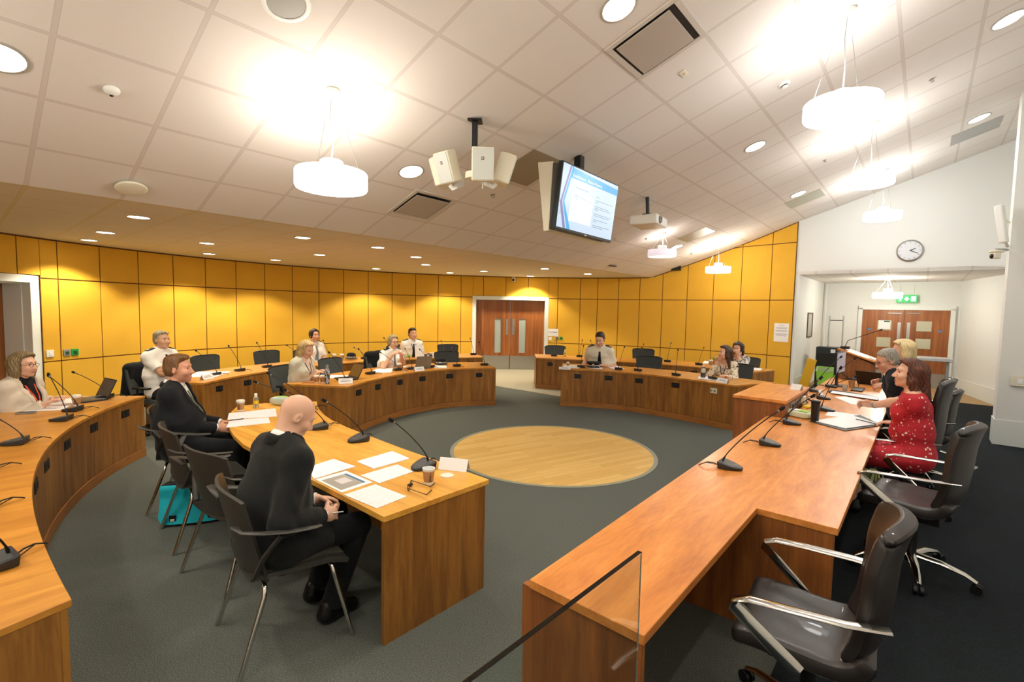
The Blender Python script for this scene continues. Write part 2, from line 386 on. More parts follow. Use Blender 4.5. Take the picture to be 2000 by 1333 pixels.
for a0, a1 in zip(PH[:-1], PH[1:]):
    sub = [(a0, a1, False)]
    for d0, d1 in doors:
        nx = []
        for s0, s1, dd in sub:
            if dd or s1 >= d0 or s0 <= d1: nx.append((s0, s1, dd)); continue
            if s0 > d0: nx.append((s0, d0, False))
            nx.append((min(s0, d0), max(s1, d1), True))
            if s1 < d1: nx.append((d1, s1, False))
        sub = nx
    for s0, s1, dd in sub:
        zb = 2.27 if dd else 0
        patch(mw, s0, s1, zb, lambda a: wtop(a)+.02, WR, WR+.15)
        if s0-s1 < .012: continue
        g = G/WR; p0, p1 = s0-(g if abs(s0-a0) < 1e-6 or dd else 0), s1+(g if abs(s1-a1) < 1e-6 or dd else 0)
        tmin = min(wtop(p0), wtop(p1)); rows = [(0.1, .855), (.875, 2.22), (2.24, 3.59), (3.61, 9)]
        for z0, z1 in rows:
            if dd and z1 < 2.27: continue
            if dd: z0 = max(z0, 2.28)
            if z0 > max(wtop(p0), wtop(p1))-.05: continue
            zt = (lambda a, z1=z1, z0=z0: max(z0+.002, min(z1, wtop(a)-.025)))
            patch(mp, p0, p1, z0, zt, WR-.014, WR-.001)
wy = struct(mw.build('wall_curved', mGROOVE)); mp.build('wall_panel_cladding', mYEL, wy, bevel=.003)
# white end wall with wide opening into the alcove
CT = lambda b: ceil_z(b)+.03
m = MB()
def wall_ab(mb, a0, b0, a1, b1, z0, z1a, z1b, th=.12):      # vertical slab from (a0,b0) to (a1,b1)
    d = np.array([a1-a0, b1-b0]); d /= np.linalg.norm(d); nn = np.array([-d[1], d[0]])*th
    q = [(a0, b0), (a1, b1), (a1+nn[0], b1+nn[1]), (a0+nn[0], b0+nn[1])]
    lo = [AB(x, y, z0) for x, y in q]; hi = [AB(x, y, z) for (x, y), z in zip(q, (z1a, z1b, z1b, z1a))]
    mb.add(lo+hi, [(3, 2, 1, 0), (4, 5, 6, 7), (0, 1, 5, 4), (1, 2, 6, 5), (2, 3, 7, 6), (3, 0, 4, 7)])
AW, BO, ZO = 13.15, 2.31, 2.832
wall_ab(m, AW, -1.5, AW, 2.42, ZO, CT(-1.5), CT(2.42), -.2)
wall_ab(m, AW, BO, AW, 2.42, 0, ZO, ZO, -.2)
struct(m.build('wall_end', mWALL, smooth=0))
m = MB(); wall_ab(m, AW+.2, BO+.02, 17, BO+.02, 0, ZO, ZO, .12); struct(m.build('wall_alcove_left', mWALL, smooth=0))
m = MB(); wall_ab(m, 17, BO+.15, 17, -.9, 0, ZO, ZO, .12); struct(m.build('wall_alcove_back', mWALL, smooth=0))
m = MB(); wall_ab(m, 17, -.69, 14.5, -1.32, 0, ZO, ZO, .12); wall_ab(m, 14.5, -1.32, AW+.2, -1.5, 0, ZO, ZO, .12); struct(m.build('wall_alcove_right', mWALL, smooth=0))
m = MB(); m.prism([(AW, BO+.15), (17.12, BO+.15), (17.12, -1.7), (AW, -1.7)], ZO, ZO+.08)
oo = m.build('ceiling_alcove', mALCC, smooth=0); frame_obj(oo, np.zeros(3), E3, N3); struct(oo)
m = MB(); wall_ab(m, BACKA-.1, -1.5, AW+.2, -1.5, 0, CT(-1.5), CT(-1.5), -.15); struct(m.build('wall_right', mWALL, smooth=0))
m = MB(); wall_ab(m, BACKA, -1.5, BACKA, HB, 0, CT(-1.5), CT(HB), .15); wall_ab(m, BACKA, HB, BACKA, 6.6, 0, ZS, ZS, .15); struct(m.build('wall_back', mWALL, smooth=0))
m = MB(); m.prism([AB(10.15, -.89), AB(10.15, -1.5), AB(10.5, -1.5), AB(10.5, -.89)], 0, CT(-.89)); pier = struct(m.build('wall_pier', mWALL, smooth=0))
m = MB()
for q in (((10.135, -.875), (10.135, -1.5), (10.15, -1.5), (10.15, -.875)), ((10.15, -.875), (10.15, -.89), (10.5, -.89), (10.5, -.875))): m.prism([AB(*t) for t in q], 0, .38)
struct(m.build('baseboard_pier', mTRIM, smooth=0, bevel=.004))
m = MB()
for a0, b0, a1, b1 in ((17, -.69, 14.5, -1.32), (14.5, -1.32, AW+.2, -1.5), (17, 2.33, 17, 1.5), (17, -.62, 17, -.69)): wall_ab(m, a0, b0, a1, b1, 0, .34, .34, -.018)
wall_ab(m, AW+.2, 2.33, 17, 2.33, 0, .34, .34, -.018); struct(m.build('baseboard_alcove', mTRIM, smooth=0))
# ceilings
m = MB(); m.box((5.3, 4.1, -.03), (16.4, 8.2, .06)); o = m.build('ceiling_slope', mCEIL, smooth=0); frame_obj(o, N3*HB+UP*ZS+np.cross(E3, DS)*(0 if np.cross(E3, DS)[2] < 0 else .06), E3, DS); struct(o)
pts = []
for i in range(61):
    a = 13.05-(15.3)*i/60; r2 = (WR+.05)**2-(a-5.43)**2
    if r2 > 0 and 4.313+math.sqrt(r2) > HB+.01: pts.append((a, 4.313+math.sqrt(r2)))
m = MB(); m.prism([(pts[0][0]+.3, HB)]+pts+[(pts[-1][0]-.1, HB)], 0, .05); o = m.build('ceiling_soffit', mSOFF, smooth=0); frame_obj(o, UP*ZS, E3, N3); struct(o)
# floor
m = MB(); m.prism([AB(-3, -1.7), AB(18, -1.7), AB(18, 13), AB(-3, 13)], -.1, 0); struct(m.build('floor', mCARP, smooth=0))
m = MB(); m.prism([AB(8.61, 1.3), AB(14.53, 1.3), AB(13.6, 9), AB(8.61, 12.2)], 0, .003); struct(m.build('floor_entrance_carpet', mCARPB, smooth=0))
m = MB(); m.prism([AB(BACKA, -1.5), AB(14.53, -1.5), AB(14.53, 1.3), AB(8.2, 1.3), AB(8.2, .5), AB(BACKA, .5)], 0, .004); struct(m.build('floor_dais_carpet', mCARPD, smooth=0))
m = MB(); m.prism([AB(14.53, -1.7), AB(17.2, -1.7), AB(17.2, 2.4), AB(14.53, 2.4)], 0, .005); struct(m.build('floor_alcove', mTANF, smooth=0))
m = MB(); cen = (.567, 6.34)
circ = lambda r, n=96: [(cen[0]+r*math.cos(2*PI*i/n), cen[1]+r*math.sin(2*PI*i/n)) for i in range(n)]
m.prism(circ(1.318), 0, .004); fm = struct(m.build('floor_medallion', mOAK, smooth=0))
m = MB(); c1, c2 = circ(1.312), circ(1.36); m.strip(c1+c1[:1], c2+c2[:1], 0, .007); struct(m.build('trim_medallion', mat('grey_floor_trim', '8E9384', .5), smooth=0))
# ------------------------------------------------------------------ doors
def rot_frame(a):                     # local frame on the curved wall: x right (seen from inside), y into the room
    o = wpt(a); i_ = -np.array([math.cos(a), math.sin(a), 0]); return o, i_
am = (DF[0]+DF[1])/2; hw = WR*abs(DF[0]-DF[1])/2
def wall_empty(a, name):
    o, i_ = rot_frame(a); e_ = bpy.data.objects.new(name, None); COL.objects.link(e_)
    e_.matrix_basis = Matrix.Translation(Vector([float(q) for q in o]))@Matrix.Rotation(face(i_), 4, 'Z'); struct(e_); return e_
d1 = wall_empty(am, 'door_1')          # local: +x is left seen from the room
m = MB(); H = 2.27; fw = .11
for s_ in (-1, 1): m.box((s_*(hw-fw/2), -.06, H/2), (fw, .34, H))
m.box((0, -.06, H-fw/2), (2*hw-2*fw, .34, fw)); m.build('door_frame', mTRIM, d1, bevel=.006)
iw = hw-fw
for s_ in (-1, 1):
    x0 = s_*iw/2; L = MB(); wl = iw-.012
    gx = s_*(iw*.36); gw = .2
    hi, lo, top = 1.58, .52, 2.15
    xo, xi = s_*(iw-.004), s_*.006
    g0, g1 = gx-gw/2, gx+gw/2
    xs = sorted([xo, xi]);
    L.box(((xs[0]+g0)/2, -.14, top/2), (g0-xs[0], .05, top)); L.box(((xs[1]+g1)/2, -.14, top/2), (xs[1]-g1, .05, top))
    L.box((gx, -.14, (hi+top)/2), (gw, .05, top-hi)); L.box((gx, -.14, lo/2), (gw, .05, lo))
    lf = L.build('door_leaf', mDOOR, d1, smooth=0)
    q = MB(); q.box((gx, -.14, (hi+lo)/2), (gw, .012, hi-lo)); q.build('glass_pane', mGLASSD, lf, smooth=0)
    q = MB(); q.box((s_*.1, -.11, 1.33), (.075, .008, .5)); q.build('push_plate', mSTEEL, lf, bevel=.002)
    q = MB(); q.box((x0, -.112, .22), (iw-.03, .006, .42)); q.build('kick_plate', mSTEEL, lf, smooth=0)
# left door
ac = (DL[0]+DL[1])/2; hw2 = WR*(DL[0]-DL[1])/2
d2 = wall_empty(ac, 'door_2'); m = MB()
for s_ in (-1, 1): m.box((s_*(hw2-.075), -.02, H/2), (.15, .14, H)); m.box((s_*(hw2-.15), -.25, H/2), (.03, .34, H))
m.box((0, -.02, H-.06), (2*hw2-.3, .14, .12)); m.box((0, -.25, H-.13), (2*hw2-.3, .34, .03)); m.build('door_frame', mTRIM, d2, bevel=.006)
m = MB(); m.box((0, -.4, 1.07), (2*hw2-.33, .05, 2.14)); m.build('door_leaf', mDOOR, d2, smooth=0)
# alcove double door, face towards the room (-e)
d3 = bpy.data.objects.new('door_3', None); COL.objects.link(d3); struct(d3)
d3.matrix_basis = Matrix.Translation(Vector([float(q) for q in AB(17, .42)]))@Matrix.Rotation(face(-E3), 4, 'Z')   # local +x = towards +b... left in view
m = MB(); hw3 = .93
for s_ in (-1, 1): m.box((s_*(hw3+.05), .03, 1.06), (.1, .08, 2.12))
m.box((0, .03, 2.13), (2*hw3+.2, .08, .12)); m.build('door_frame', mTRIM, d3, bevel=.004)
for s_ in (-1, 1):
    L = MB(); L.box((s_*hw3/2, .02, 1.035), (hw3-.008, .045, 2.07)); lf = L.build('door_leaf', mDOOR, d3, smooth=0)
    for zc in (1.64, 1.17):
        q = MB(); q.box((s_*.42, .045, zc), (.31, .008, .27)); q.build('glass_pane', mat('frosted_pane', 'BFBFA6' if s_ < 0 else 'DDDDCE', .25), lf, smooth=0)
    q = MB(); q.box((s_*.1, .046, 1.42), (.07, .008, .62)); q.build('push_plate', mSTEEL, lf, smooth=0)
    q = MB(); q.cyl((s_*.06, .06, 1.98), (s_*.36, .06, 1.98), .014, n=10); q.build('door_closer_arm', mSTEEL, lf)
    q = MB(); q.box((s_*.75, .046, 1.52), (.08, .006, .045)); q.build('door_sign', mat('blue_sign', '4C86C8', .5), lf, smooth=0)
    q = MB(); q.box((s_*hw3/2, .046, .2), (hw3-.03, .006, .38)); q.build('kick_plate', mSTEEL, lf, smooth=0)
    if s_ > 0:
        q = MB(); q.box((.42, .051, 1.66), (.26, .003, .24)); q.build('taped_notice', mPAP, lf, smooth=0)
        q = MB(); q.box((.37, .054, 1.75), (.13, .003, .035)); q.build('notice_header', mat('dark_green_print', '2E5B46', .6), lf, smooth=0)
# ------------------------------------------------------------------ lamps
def light(kind, name, loc, power, col, parent=None, **kw):
    l = bpy.data.lights.new(name, kind); l.energy = power; l.color = col
    for k, v in kw.items(): setattr(l, k, v)
    o = bpy.data.objects.new(name, l); COL.objects.link(o); o.location = [float(q) for q in loc]
    if parent: o.parent = parent
    return o
WARM = (1, .88, .66); NEUT = (1, .92, .80); COOL = (.93, .97, 1)
mLAMP = mat('lamp_disc', 'FFF4E0', .5, emit=14); mLAMPW = mat('lamp_disc_cool', 'FBFFF4', .5, emit=16)
mOPAL = mat('opal_acrylic', 'FFF8EE', .4, emit=6.0); mOPALD = mat('opal_acrylic_dim', 'E9E4F0', .4, emit=.55); mAMB = mat('lamp_amber', 'FFC070', .4, emit=6)
PENDP, DLP, SOFP = 20, 60, 110
def pendant(p, zc, label, dim=1.0, tone=None, r=.285, power=None, cord=True):
    t = thing('pendant_light', label, 'light', (p[0], p[1], zc), 0, None)
    om = mOPAL if dim == 1 else mOPALD
    m = MB(); m.lathe([(r*.97, -.075), (r, -.06), (r, .055), (r*.98, .065), (r*.55, .072)], 40); m.build('shade', om, t, smooth=50)
    m = MB(); m.lathe([(.085, .07), (.09, .075), (.09, .15), (.082, .158)], 28); m.build('lamp_holder', om if dim == 1 else mWHITE, t)
    m = MB(); m.lathe([(.08, -.079), (.085, -.083), (.06, -.084)], 24); m.build('lower_reflector', mAMB, t)
    top = ceil_z(ab(p)[1])-zc if ab(p)[0] < AW else ZO-zc
    nv = -NC if ab(p)[0] < AW else UP
    m = MB(); q = np.array([0, 0, top]); m.cyl(q-nv*.045, q-nv*.001, .062, .066, 24); m.build('ceiling_rose', mWHITE, t)
    if cord:
        m = MB(); m.tube([(0, 0, .155), (.012, .01, .155+(top-.2)*.35), (-.012, 0, .155+(top-.2)*.7), (0, 0, top-.04)], .0045, 6); m.build('flex', mat('grey_flex', 'A9A9A6', .5), t)
        m = MB()
        for a in (.4, 2.5, 4.6):
            m.tube([(r*.8*math.cos(a), r*.8*math.sin(a), .06), (.04*math.cos(a), .04*math.sin(a), top-.05)], .0015, 5)
        m.build('suspension_wires', mSTEEL, t)
    pw = PENDP if power is None else power
    light('POINT', 'lamp_glow', (0, 0, .22), pw*1.1, tone or NEUT, t, shadow_soft_size=.09)
    light('POINT', 'lamp_down', (0, 0, -.16), pw*.75, tone or NEUT, t, shadow_soft_size=.12)
    return t
def pend_px(cx, cy, px, py, label, **k):
    X = C(cx, cy); r = ray(px, py); tt = (X[0]*r[0]+X[1]*r[1])/(r[0]**2+r[1]**2); Y = CAM+tt*r; return pendant((X[0], X[1]), Y[2], label, **k)
pend_px(647, 180, 646, 352, 'bright round opal pendant light hanging at left beside the hanging loudspeakers')
pend_px(1656, 22, 1651, 212, 'largest round opal pendant light at upper right, lit and reflecting on sloped ceiling', r=.31, tone=COOL)
pend_px(1706, 240, 1700, 352, 'round opal pendant light directly behind the largest right-hand one', r=.295, tone=COOL, power=20)
q = D(1723, 422, 9.1); pendant(q, q[2], 'round opal pendant light hanging before the white wall above the clock', r=.3, tone=COOL, power=26)
pend_px(1405, 473, 1404, 527, 'small-looking round opal pendant light hanging in front of the yellow wall near white corner')
q = D(1293, 495, 9.9); pendant(q, q[2], 'dim grey-rimmed pendant light hanging just below the ceiling projector', dim=.2, power=7)
q = D(1733, 577, 11.9); pendant(q, q[2], 'round opal pendant light inside the alcove before the green exit sign', r=.3, power=40)
for a, b in ((2.1, .69), (-1.0, .69), (-1.0, 3.79)): q = AB(a, b); pendant(q, ceil_z(b)-.8, 'added unseen round opal pendant light overhead out of frame', cord=False)['group'] = 'added pendant lights above the camera'  # unseen pendants continuing the rows, added to light the room
def downlight(p, nv, label, r, warm, power, group, spread=110, blend=.6, lampm=None):
    t = thing('downlight', label, 'light', p, 0, group); z = Vector([float(q) for q in -nv])
    Q = z.to_track_quat('Z', 'Y').to_matrix()
    T = Q.to_4x4()
    m = MB(); m.lathe([(r, -.001), (r*1.16, -.001), (r*1.18, -.006), (r*1.02, -.010), (r, -.006)], 28, T=T, caps=False); m.build('trim_ring', mat('downlight_trim', 'C9C6C0', .35, .4), t)
    m = MB(); m.lathe([(r*.3, -.003), (r*1.0, -.003), (r*1.0, -.004), (r*.3, -.0045)], 28, T=T); m.build('lamp_disc', lampm or mLAMP, t)
    l = light('SPOT', 'lamp', [float(q) for q in nv*.03], power, warm, t, spot_size=math.radians(spread), spot_blend=blend, shadow_soft_size=r*.7)
    return t
SOFT = [(271, 424), (206, 454), (174, 469), (404, 475), (409, 496), (591, 464), (624, 497.5), (538, 508), (738, 483), (735, 525), (812.5, 502), (831.5, 517), (879, 533), (945, 530), (1064, 525), (1036, 539.5), (1148, 535)]
for i, (x, y) in enumerate(sorted(SOFT)):
    q = P(x, y, ZS); near = np.hypot(*(q[:2]-WC)) > 6.7
    downlight(q, np.array([0, 0, -1.]), f'round recessed downlight in the flat soffit, {ORD[i] if i < 13 else ["fourteenth","fifteenth","sixteenth","last"][i-13]} counting from the left along the yellow wall', .105, WARM, SOFP*(1.5 if near else .8), 'soffit downlights', 120 if near else 100, .35)
SLD = [(803, 335, 'round recessed downlight glowing just left of the hanging loudspeakers'), (1208, 14, 'brightest recessed downlight cut by top of frame beside the air diffuser'), (1475, 286, 'recessed downlight in mid sloped ceiling left of the largest pendant'), (1559, 379, 'recessed downlight next to flat grey ceiling panel above the white wall'), (1970, 38, 'recessed downlight at top right corner of the picture'), (1912, 231, 'recessed downlight high at right edge over the grey ceiling panel'), (1322, 482, 'recessed downlight just above right of the dim pendant light'), (-4, 110, 'recessed downlight glow at extreme left edge of the ceiling')]
for x, y, lb in SLD: downlight(C(x, y), NC, lb, .125, COOL if x > 1400 else NEUT, DLP, None, 125, .7, mLAMPW if x == 1970 or x == 1912 else None)
for a, b in ((.1, 1.9), (.1, -.5), (4.1, -.5), (-1.2, 4.5)): downlight(AB(a, b, ceil_z(b)), NC, 'added unseen recessed downlight overhead out of frame', .125, NEUT, DLP, 'added downlights above the camera', 125, .7)  # unseen downlights carrying the grid on, added for their light
# ------------------------------------------------------------------ ceiling fittings
def on_slope(name, label, cat, x, y, rz=0):
    o = thing(name, label, cat); p = C(x, y); xx = E3; yy = DS; zz = np.cross(xx, yy)
    if zz[2] > 0: yy = DS; xx = -E3; zz = np.cross(xx, yy)        # local z points down into the room
    o.matrix_basis = Matrix([[xx[i], yy[i], zz[i], p[i]] for i in range(3)]+[[0, 0, 0, 1]]); return o
def diffuser(x, y, label, sx, sy, big=False):
    t = on_slope('air_diffuser', label, 'air vent', x, y); m = MB()
    for s_ in (-1, 1): m.box((s_*sx/2, 0, .004), (.05, sy+.05, .014)); m.box((0, s_*sy/2, .004), (sx-.05, .05, .014))
    m.build('frame', mat('diffuser_frame', 'CFC8BE', .5), t, bevel=.003)
    m = MB(); m.box((0, 0, -.004), (sx-.05, sy-.05, .01)); m.build('recess', mBLACK, t, smooth=0)
    m = MB(); m.box((0, -.012, .016), (sx-.1, sy-.13, .012)); m.build('perforated_plate', mat('diffuser_plate', 'B4AA9E', .6, bump=.3, bscale=600), t, bevel=.002)
diffuser(1282, 82, 'large square air diffuser with grey plate beside brightest downlight', .64, .62)
diffuser(825, 402, 'square air diffuser in the sloped ceiling below left of loudspeakers', .62, .6)
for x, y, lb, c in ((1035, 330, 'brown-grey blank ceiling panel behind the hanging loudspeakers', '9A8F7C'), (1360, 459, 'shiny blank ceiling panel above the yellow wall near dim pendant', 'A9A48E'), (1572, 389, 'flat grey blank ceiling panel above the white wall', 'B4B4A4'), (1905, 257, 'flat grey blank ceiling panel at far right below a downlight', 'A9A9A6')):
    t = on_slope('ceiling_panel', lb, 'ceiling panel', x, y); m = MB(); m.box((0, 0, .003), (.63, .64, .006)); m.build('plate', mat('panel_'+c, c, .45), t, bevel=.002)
t = on_slope('ceiling_loudspeaker', 'round grey recessed ceiling loudspeaker cut by top of frame', 'loudspeaker', 559, 5)
m = MB(); m.lathe([(.1, .0), (.145, 0), (.15, .008), (.13, .014), (.118, .01)], 32, caps=False); m.build('rim', mWHITE, t)
m = MB(); m.lathe([(.03, .004), (.118, .004), (.118, .008), (.03, .012)], 32); m.build('grille', mat('speaker_grille_grey', 'A8A8A4', .6), t)
t = on_slope('ceiling_camera', 'small white dome camera on ceiling tile at upper left', 'camera', 218, 175)
m = MB(); m.lathe([(.045, 0), (.05, .004), (.046, .02), (.03, .032), (.01, .036)], 24); m.build('housing', mWHITE, t)
m = MB(); m.ball((.0, -.022, .028), .014, 12, 8); m.build('lens', mBLACK, t)
t = on_slope('wireless_access_point', 'round-cornered white access point under ceiling near the soffit edge', 'access point', 256, 362)
m = MB(); m.lathe([(.06, .001), (.11, .012), (.125, .03), (.122, .045), (.09, .055), (.02, .058)], 36); m.build('housing', mCREAM, t)
t = on_slope('smoke_detector', 'white smoke detector with dark slots on the ceiling left of largest pendant', 'detector', 1531, 164)
m = MB(); m.lathe([(.06, 0), (.062, .01), (.05, .018), (.036, .02), (.034, .04), (.02, .046)], 28); m.build('housing', mWHITE, t)
m = MB(); m.lathe([(.0355, .022), (.037, .024), (.037, .032), (.035, .034)], 24, caps=False); m.build('slots', mDARK, t)
t = on_slope('ceiling_sensor', 'small rectangular white sensor plate beside the large air diffuser', 'sensor', 1335, 143)
m = MB(); m.box((0, 0, .006), (.11, .06, .012)); m.build('plate', mCREAM, t, bevel=.004)
m = MB(); m.lathe([(.008, .012), (.01, .014), (.004, .018)], 10); m.build('indicator', mat('indicator', 'C99A8C', .5), t)
for x, y, lb in ((1820, 155, 'sprinkler head on ceiling right of the largest pendant'), (962, 381, 'sprinkler head below the hanging loudspeakers'), (1611, 313, 'sprinkler head near second pendant at right'), (1201, 466, 'sprinkler head right of the television screen'), (1262, 466, 'sprinkler head under the projector'), (1350, 495, 'sprinkler head close to the far pendant')):
    t = on_slope('sprinkler_head', lb, 'sprinkler', x, y); m = MB(); m.lathe([(.03, 0), (.032, .004), (.012, .008), (.008, .03), (.02, .032), (.02, .035)], 14); m.build('head', mSTEEL, t)
t = on_slope('air_slot', 'dark tilted access flap in the ceiling left of black projector', 'vent', 1196, 519); m = MB(); m.box((0, 0, .012), (.3, .06, .02), Rx(.3)); m.build('flap', mDARK, t)
# ================================================================== desks
TZ = .74
def pol(a, R): return np.array([M0[0]+R*math.cos(math.radians(a)), M0[1]+R*math.sin(math.radians(a))])
def angM(p): return math.degrees(math.atan2(p[1]-M0[1], p[0]-M0[0]))
def interp(ctrl, k=36):
    A = [c[0] for c in ctrl]; B = [c[1] for c in ctrl]
    if A[0] > A[-1]: A, B = A[::-1], B[::-1]
    aa = np.linspace(A[0], A[-1], k); 
    if len(A) > 2:
        co_ = np.polyfit(A, B, min(3, len(A)-1)); return aa, np.polyval(co_, aa)
    return aa, np.interp(aa, A, B)
def sock(t, p, rz, double=True, col=None, z=.615):
    m = MB(); R = Rz(rz); w_ = .15 if double else .09
    m.box((p[0], p[1], z), (w_, .012, .085), R, 0)
    o = m.build('power_socket', col or mBLACK, t, world=True, bevel=.003)
    for s_ in ((-.035, .035) if double else (0,)):
        q = MB(); c = np.array([p[0], p[1], z])+R@np.array([s_, .007, 0]); q.box(c, (.04, .004, .04), R); q.build('socket_face', mDARK if col is None else mGREYP, o, world=True, smooth=0)
def ring_desk(name, label, ctrl, depth, socks=(), white=()):
    aa, rr = interp(ctrl); mid = len(aa)//2
    f = np.array([pol(a, r) for a, r in zip(aa, rr)]); b = np.array([pol(a, r+depth) for a, r in zip(aa, rr)])
    t = thing(name, label, 'desk', (*((f[mid]+b[mid])/2), 0), 0)
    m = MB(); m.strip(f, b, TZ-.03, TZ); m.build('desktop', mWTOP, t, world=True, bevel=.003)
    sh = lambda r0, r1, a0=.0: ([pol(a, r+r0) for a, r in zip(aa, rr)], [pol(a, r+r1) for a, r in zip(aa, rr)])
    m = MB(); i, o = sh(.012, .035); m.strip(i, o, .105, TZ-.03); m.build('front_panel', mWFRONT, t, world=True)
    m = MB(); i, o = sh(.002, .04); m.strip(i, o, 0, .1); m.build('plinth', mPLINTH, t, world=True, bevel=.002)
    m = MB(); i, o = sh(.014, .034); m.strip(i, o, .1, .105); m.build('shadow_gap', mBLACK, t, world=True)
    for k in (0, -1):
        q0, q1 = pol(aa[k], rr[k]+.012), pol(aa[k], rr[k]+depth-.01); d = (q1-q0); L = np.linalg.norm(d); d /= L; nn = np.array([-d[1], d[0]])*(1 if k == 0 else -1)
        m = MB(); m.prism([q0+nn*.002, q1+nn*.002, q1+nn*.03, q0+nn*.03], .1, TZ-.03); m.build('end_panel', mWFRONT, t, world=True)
        m = MB(); m.prism([q0-nn*.004, q1-nn*.004, q1+nn*.034, q0+nn*.034], 0, .1); m.build('plinth', mPLINTH, t, world=True)
    ap, rp = list(aa), list(rr)
    for px, py in list(socks)+list(white):
        q = P(px, py, .615); a = angM(q); a = a+360 if a < aa[0]-5 else a
        if not aa[0]+.5 < a < aa[-1]-.5: continue
        r = float(np.interp(a, aa, rr)); c = pol(a, r+.01); sock(t, c, math.radians(a)+PI/2, True, mCREAM if (px, py) in white else None, .60)
    return t
ring_desk('curved_desk', 'nearest curved desk at left edge, where woman in oatmeal blazer sits', [(186.2, 5.06), (196, 5.0), (208.8, 4.98), (217.5, 4.93), (222.6, 4.91), (225.7, 4.90), (244.0, 5.09)], .87, [(251, 806), (191, 832.5), (138, 865), (93, 906), (68, 946)])
ring_desk('curved_desk', 'outer curved desk along left wall where officer with crossed arms sits', [(174.5, 4.99), (168, 5.01), (160.6, 5.14), (154, 5.06), (125, 5.06), (104.1, 5.11)], .93, [(424.5, 757.5), (484.5, 746), (541.5, 737), (709.8, 718), (738, 712), (918, 707.6)])
ring_desk('curved_desk', 'inner curved desk left of the entrance door with two cups and laptops', [(171.7, 2.91), (160, 2.93), (144, 3.05), (126, 3.15), (106.5, 3.05)], 1.0, [(695.5, 765), (738, 755), (784.5, 746.2), (832.9, 740.4), (886.6, 736), (941, 733)])
ring_desk('curved_desk', 'inner curved desk right of the entrance door with peaked officer cap on it', [(82.3, 3.02), (66.9, 3.11), (52.3, 3.09), (38.2, 3.13), (23.05, 3.25)], .95, [(1125.9, 736), (1184.3, 739.4), (1241.6, 744.5), (1308.7, 753)], [(1390, 762)])
ring_desk('curved_desk', 'outer curved desk right of the entrance door before the yellow wall', [(89.8, 5.08), (82.5, 4.95), (60, 5.0), (36.1, 5.09)], .95, [(1075.6, 710.6), (1125.8, 710.6), (1235, 716), (1294.8, 722), (1354.8, 727.6)])
# boat-shaped witness table
pf = [(750, 1010), (610, 938), (530, 897), (474.5, 868), (456, 850), (449.3, 839.8), (445, 824), (447, 812), (452.5, 803.5), (463.5, 794), (515, 788), (618.6, 784.6), (619.5, 791), (622.7, 798.8), (633, 810.5), (648, 820.8), (677, 834.5), (711, 847.6), (780, 874), (852.7, 899.6), (955, 937)]
FT = [P(x, y, TZ)[:2] for x, y in pf]
t = thing('witness_table', 'large boat-shaped wooden table in left foreground where bald man sits', 'table', (*np.mean(FT, axis=0), 0))
m = MB(); m.prism(FT, TZ-.035, TZ, 0); m.build('tabletop', mWTOPL, t, world=True, bevel=.003)
A0, A1 = FT[0], FT[-1]; dv = (A1-A0)/np.linalg.norm(A1-A0); iv = np.array([-dv[1], dv[0]])
if iv@(FT[3]-A0) < 0: iv = -iv
m = MB(); m.prism([A0+dv*.004+iv*.004, A1-dv*.03+iv*.004, A1-dv*.03+iv*.03, A0+dv*.004+iv*.03], 0, TZ-.035); m.build('end_panel', mWFRONT, t, world=True)
con = FT[12:]; con = [np.array(q)+(np.array([-2.4, 3.9])-np.array(q))*.03 for q in con]; con2 = [np.array(q)+(np.array([-2.4, 3.9])-np.array(q))*.045 for q in con]
m = MB(); m.strip(con, con2, .02, TZ-.035); m.build('modesty_panel', mWFRONT, t, world=True)
for q in ((-2.45, 4.75), (-2.7, 5.15)):
    m = MB(); m.cyl((*q, 0), (*q, TZ-.035), .04, n=20); m.build('leg', mSTEEL, t, world=True)
# dais desk
DG = [(1.555, 1.205), (5.95, 1.285), (5.95, 1.095), (7.36, 1.095), (7.36, 1.25), (10.6, 1.25), (10.6, .285), (3.05, .285), (3.05, .685), (1.55, .685)]
t = thing('dais_desk', 'long straight wooden desk at right with four gooseneck microphones in a row', 'desk', AB(5.5, .8))
m = MB(); m.prism([AB(*q) for q in DG], TZ-.04, TZ); m.build('desktop', mWTOPR, t, world=True, bevel=.003)
def abx(mb, a0, a1, b0, b1, z0, z1, mi=0): return mb.prism([AB(a0, b0), AB(a1, b0), AB(a1, b1), AB(a0, b1)], z0, z1, mi)
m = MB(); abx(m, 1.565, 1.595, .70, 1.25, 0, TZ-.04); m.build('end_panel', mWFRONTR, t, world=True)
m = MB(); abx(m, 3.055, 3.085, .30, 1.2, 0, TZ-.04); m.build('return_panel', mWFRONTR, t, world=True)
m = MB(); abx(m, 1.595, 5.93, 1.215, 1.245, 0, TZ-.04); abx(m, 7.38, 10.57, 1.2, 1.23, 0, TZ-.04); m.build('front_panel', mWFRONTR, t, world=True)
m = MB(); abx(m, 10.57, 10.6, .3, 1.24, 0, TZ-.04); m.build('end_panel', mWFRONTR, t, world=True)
t = thing('pedestal_cabinet', 'raised wooden pedestal cabinet at the front side of dais desk holding name card', 'cabinet', AB(6.65, 1.38))
m = MB(); abx(m, 5.955, 7.355, 1.10, 1.66, .895, .93); m.build('top', mWTOPR, t, world=True, bevel=.003)
m = MB(); abx(m, 5.975, 7.335, 1.115, 1.645, 0, .895); m.build('body', mWFRONTR, t, world=True, smooth=0)
for a in (6.35, 6.62):
    m = MB(); abx(m, a-.11, a+.11, 1.105, 1.116, .77, .865); s_ = m.build('socket_plate', mat('socket_grey', '87847E', .4), t, world=True, bevel=.002)
    m = MB(); abx(m, a-.06, a+.06, 1.101, 1.106, .79, .845); m.build('socket_face', mDARK, s_, world=True, smooth=0)
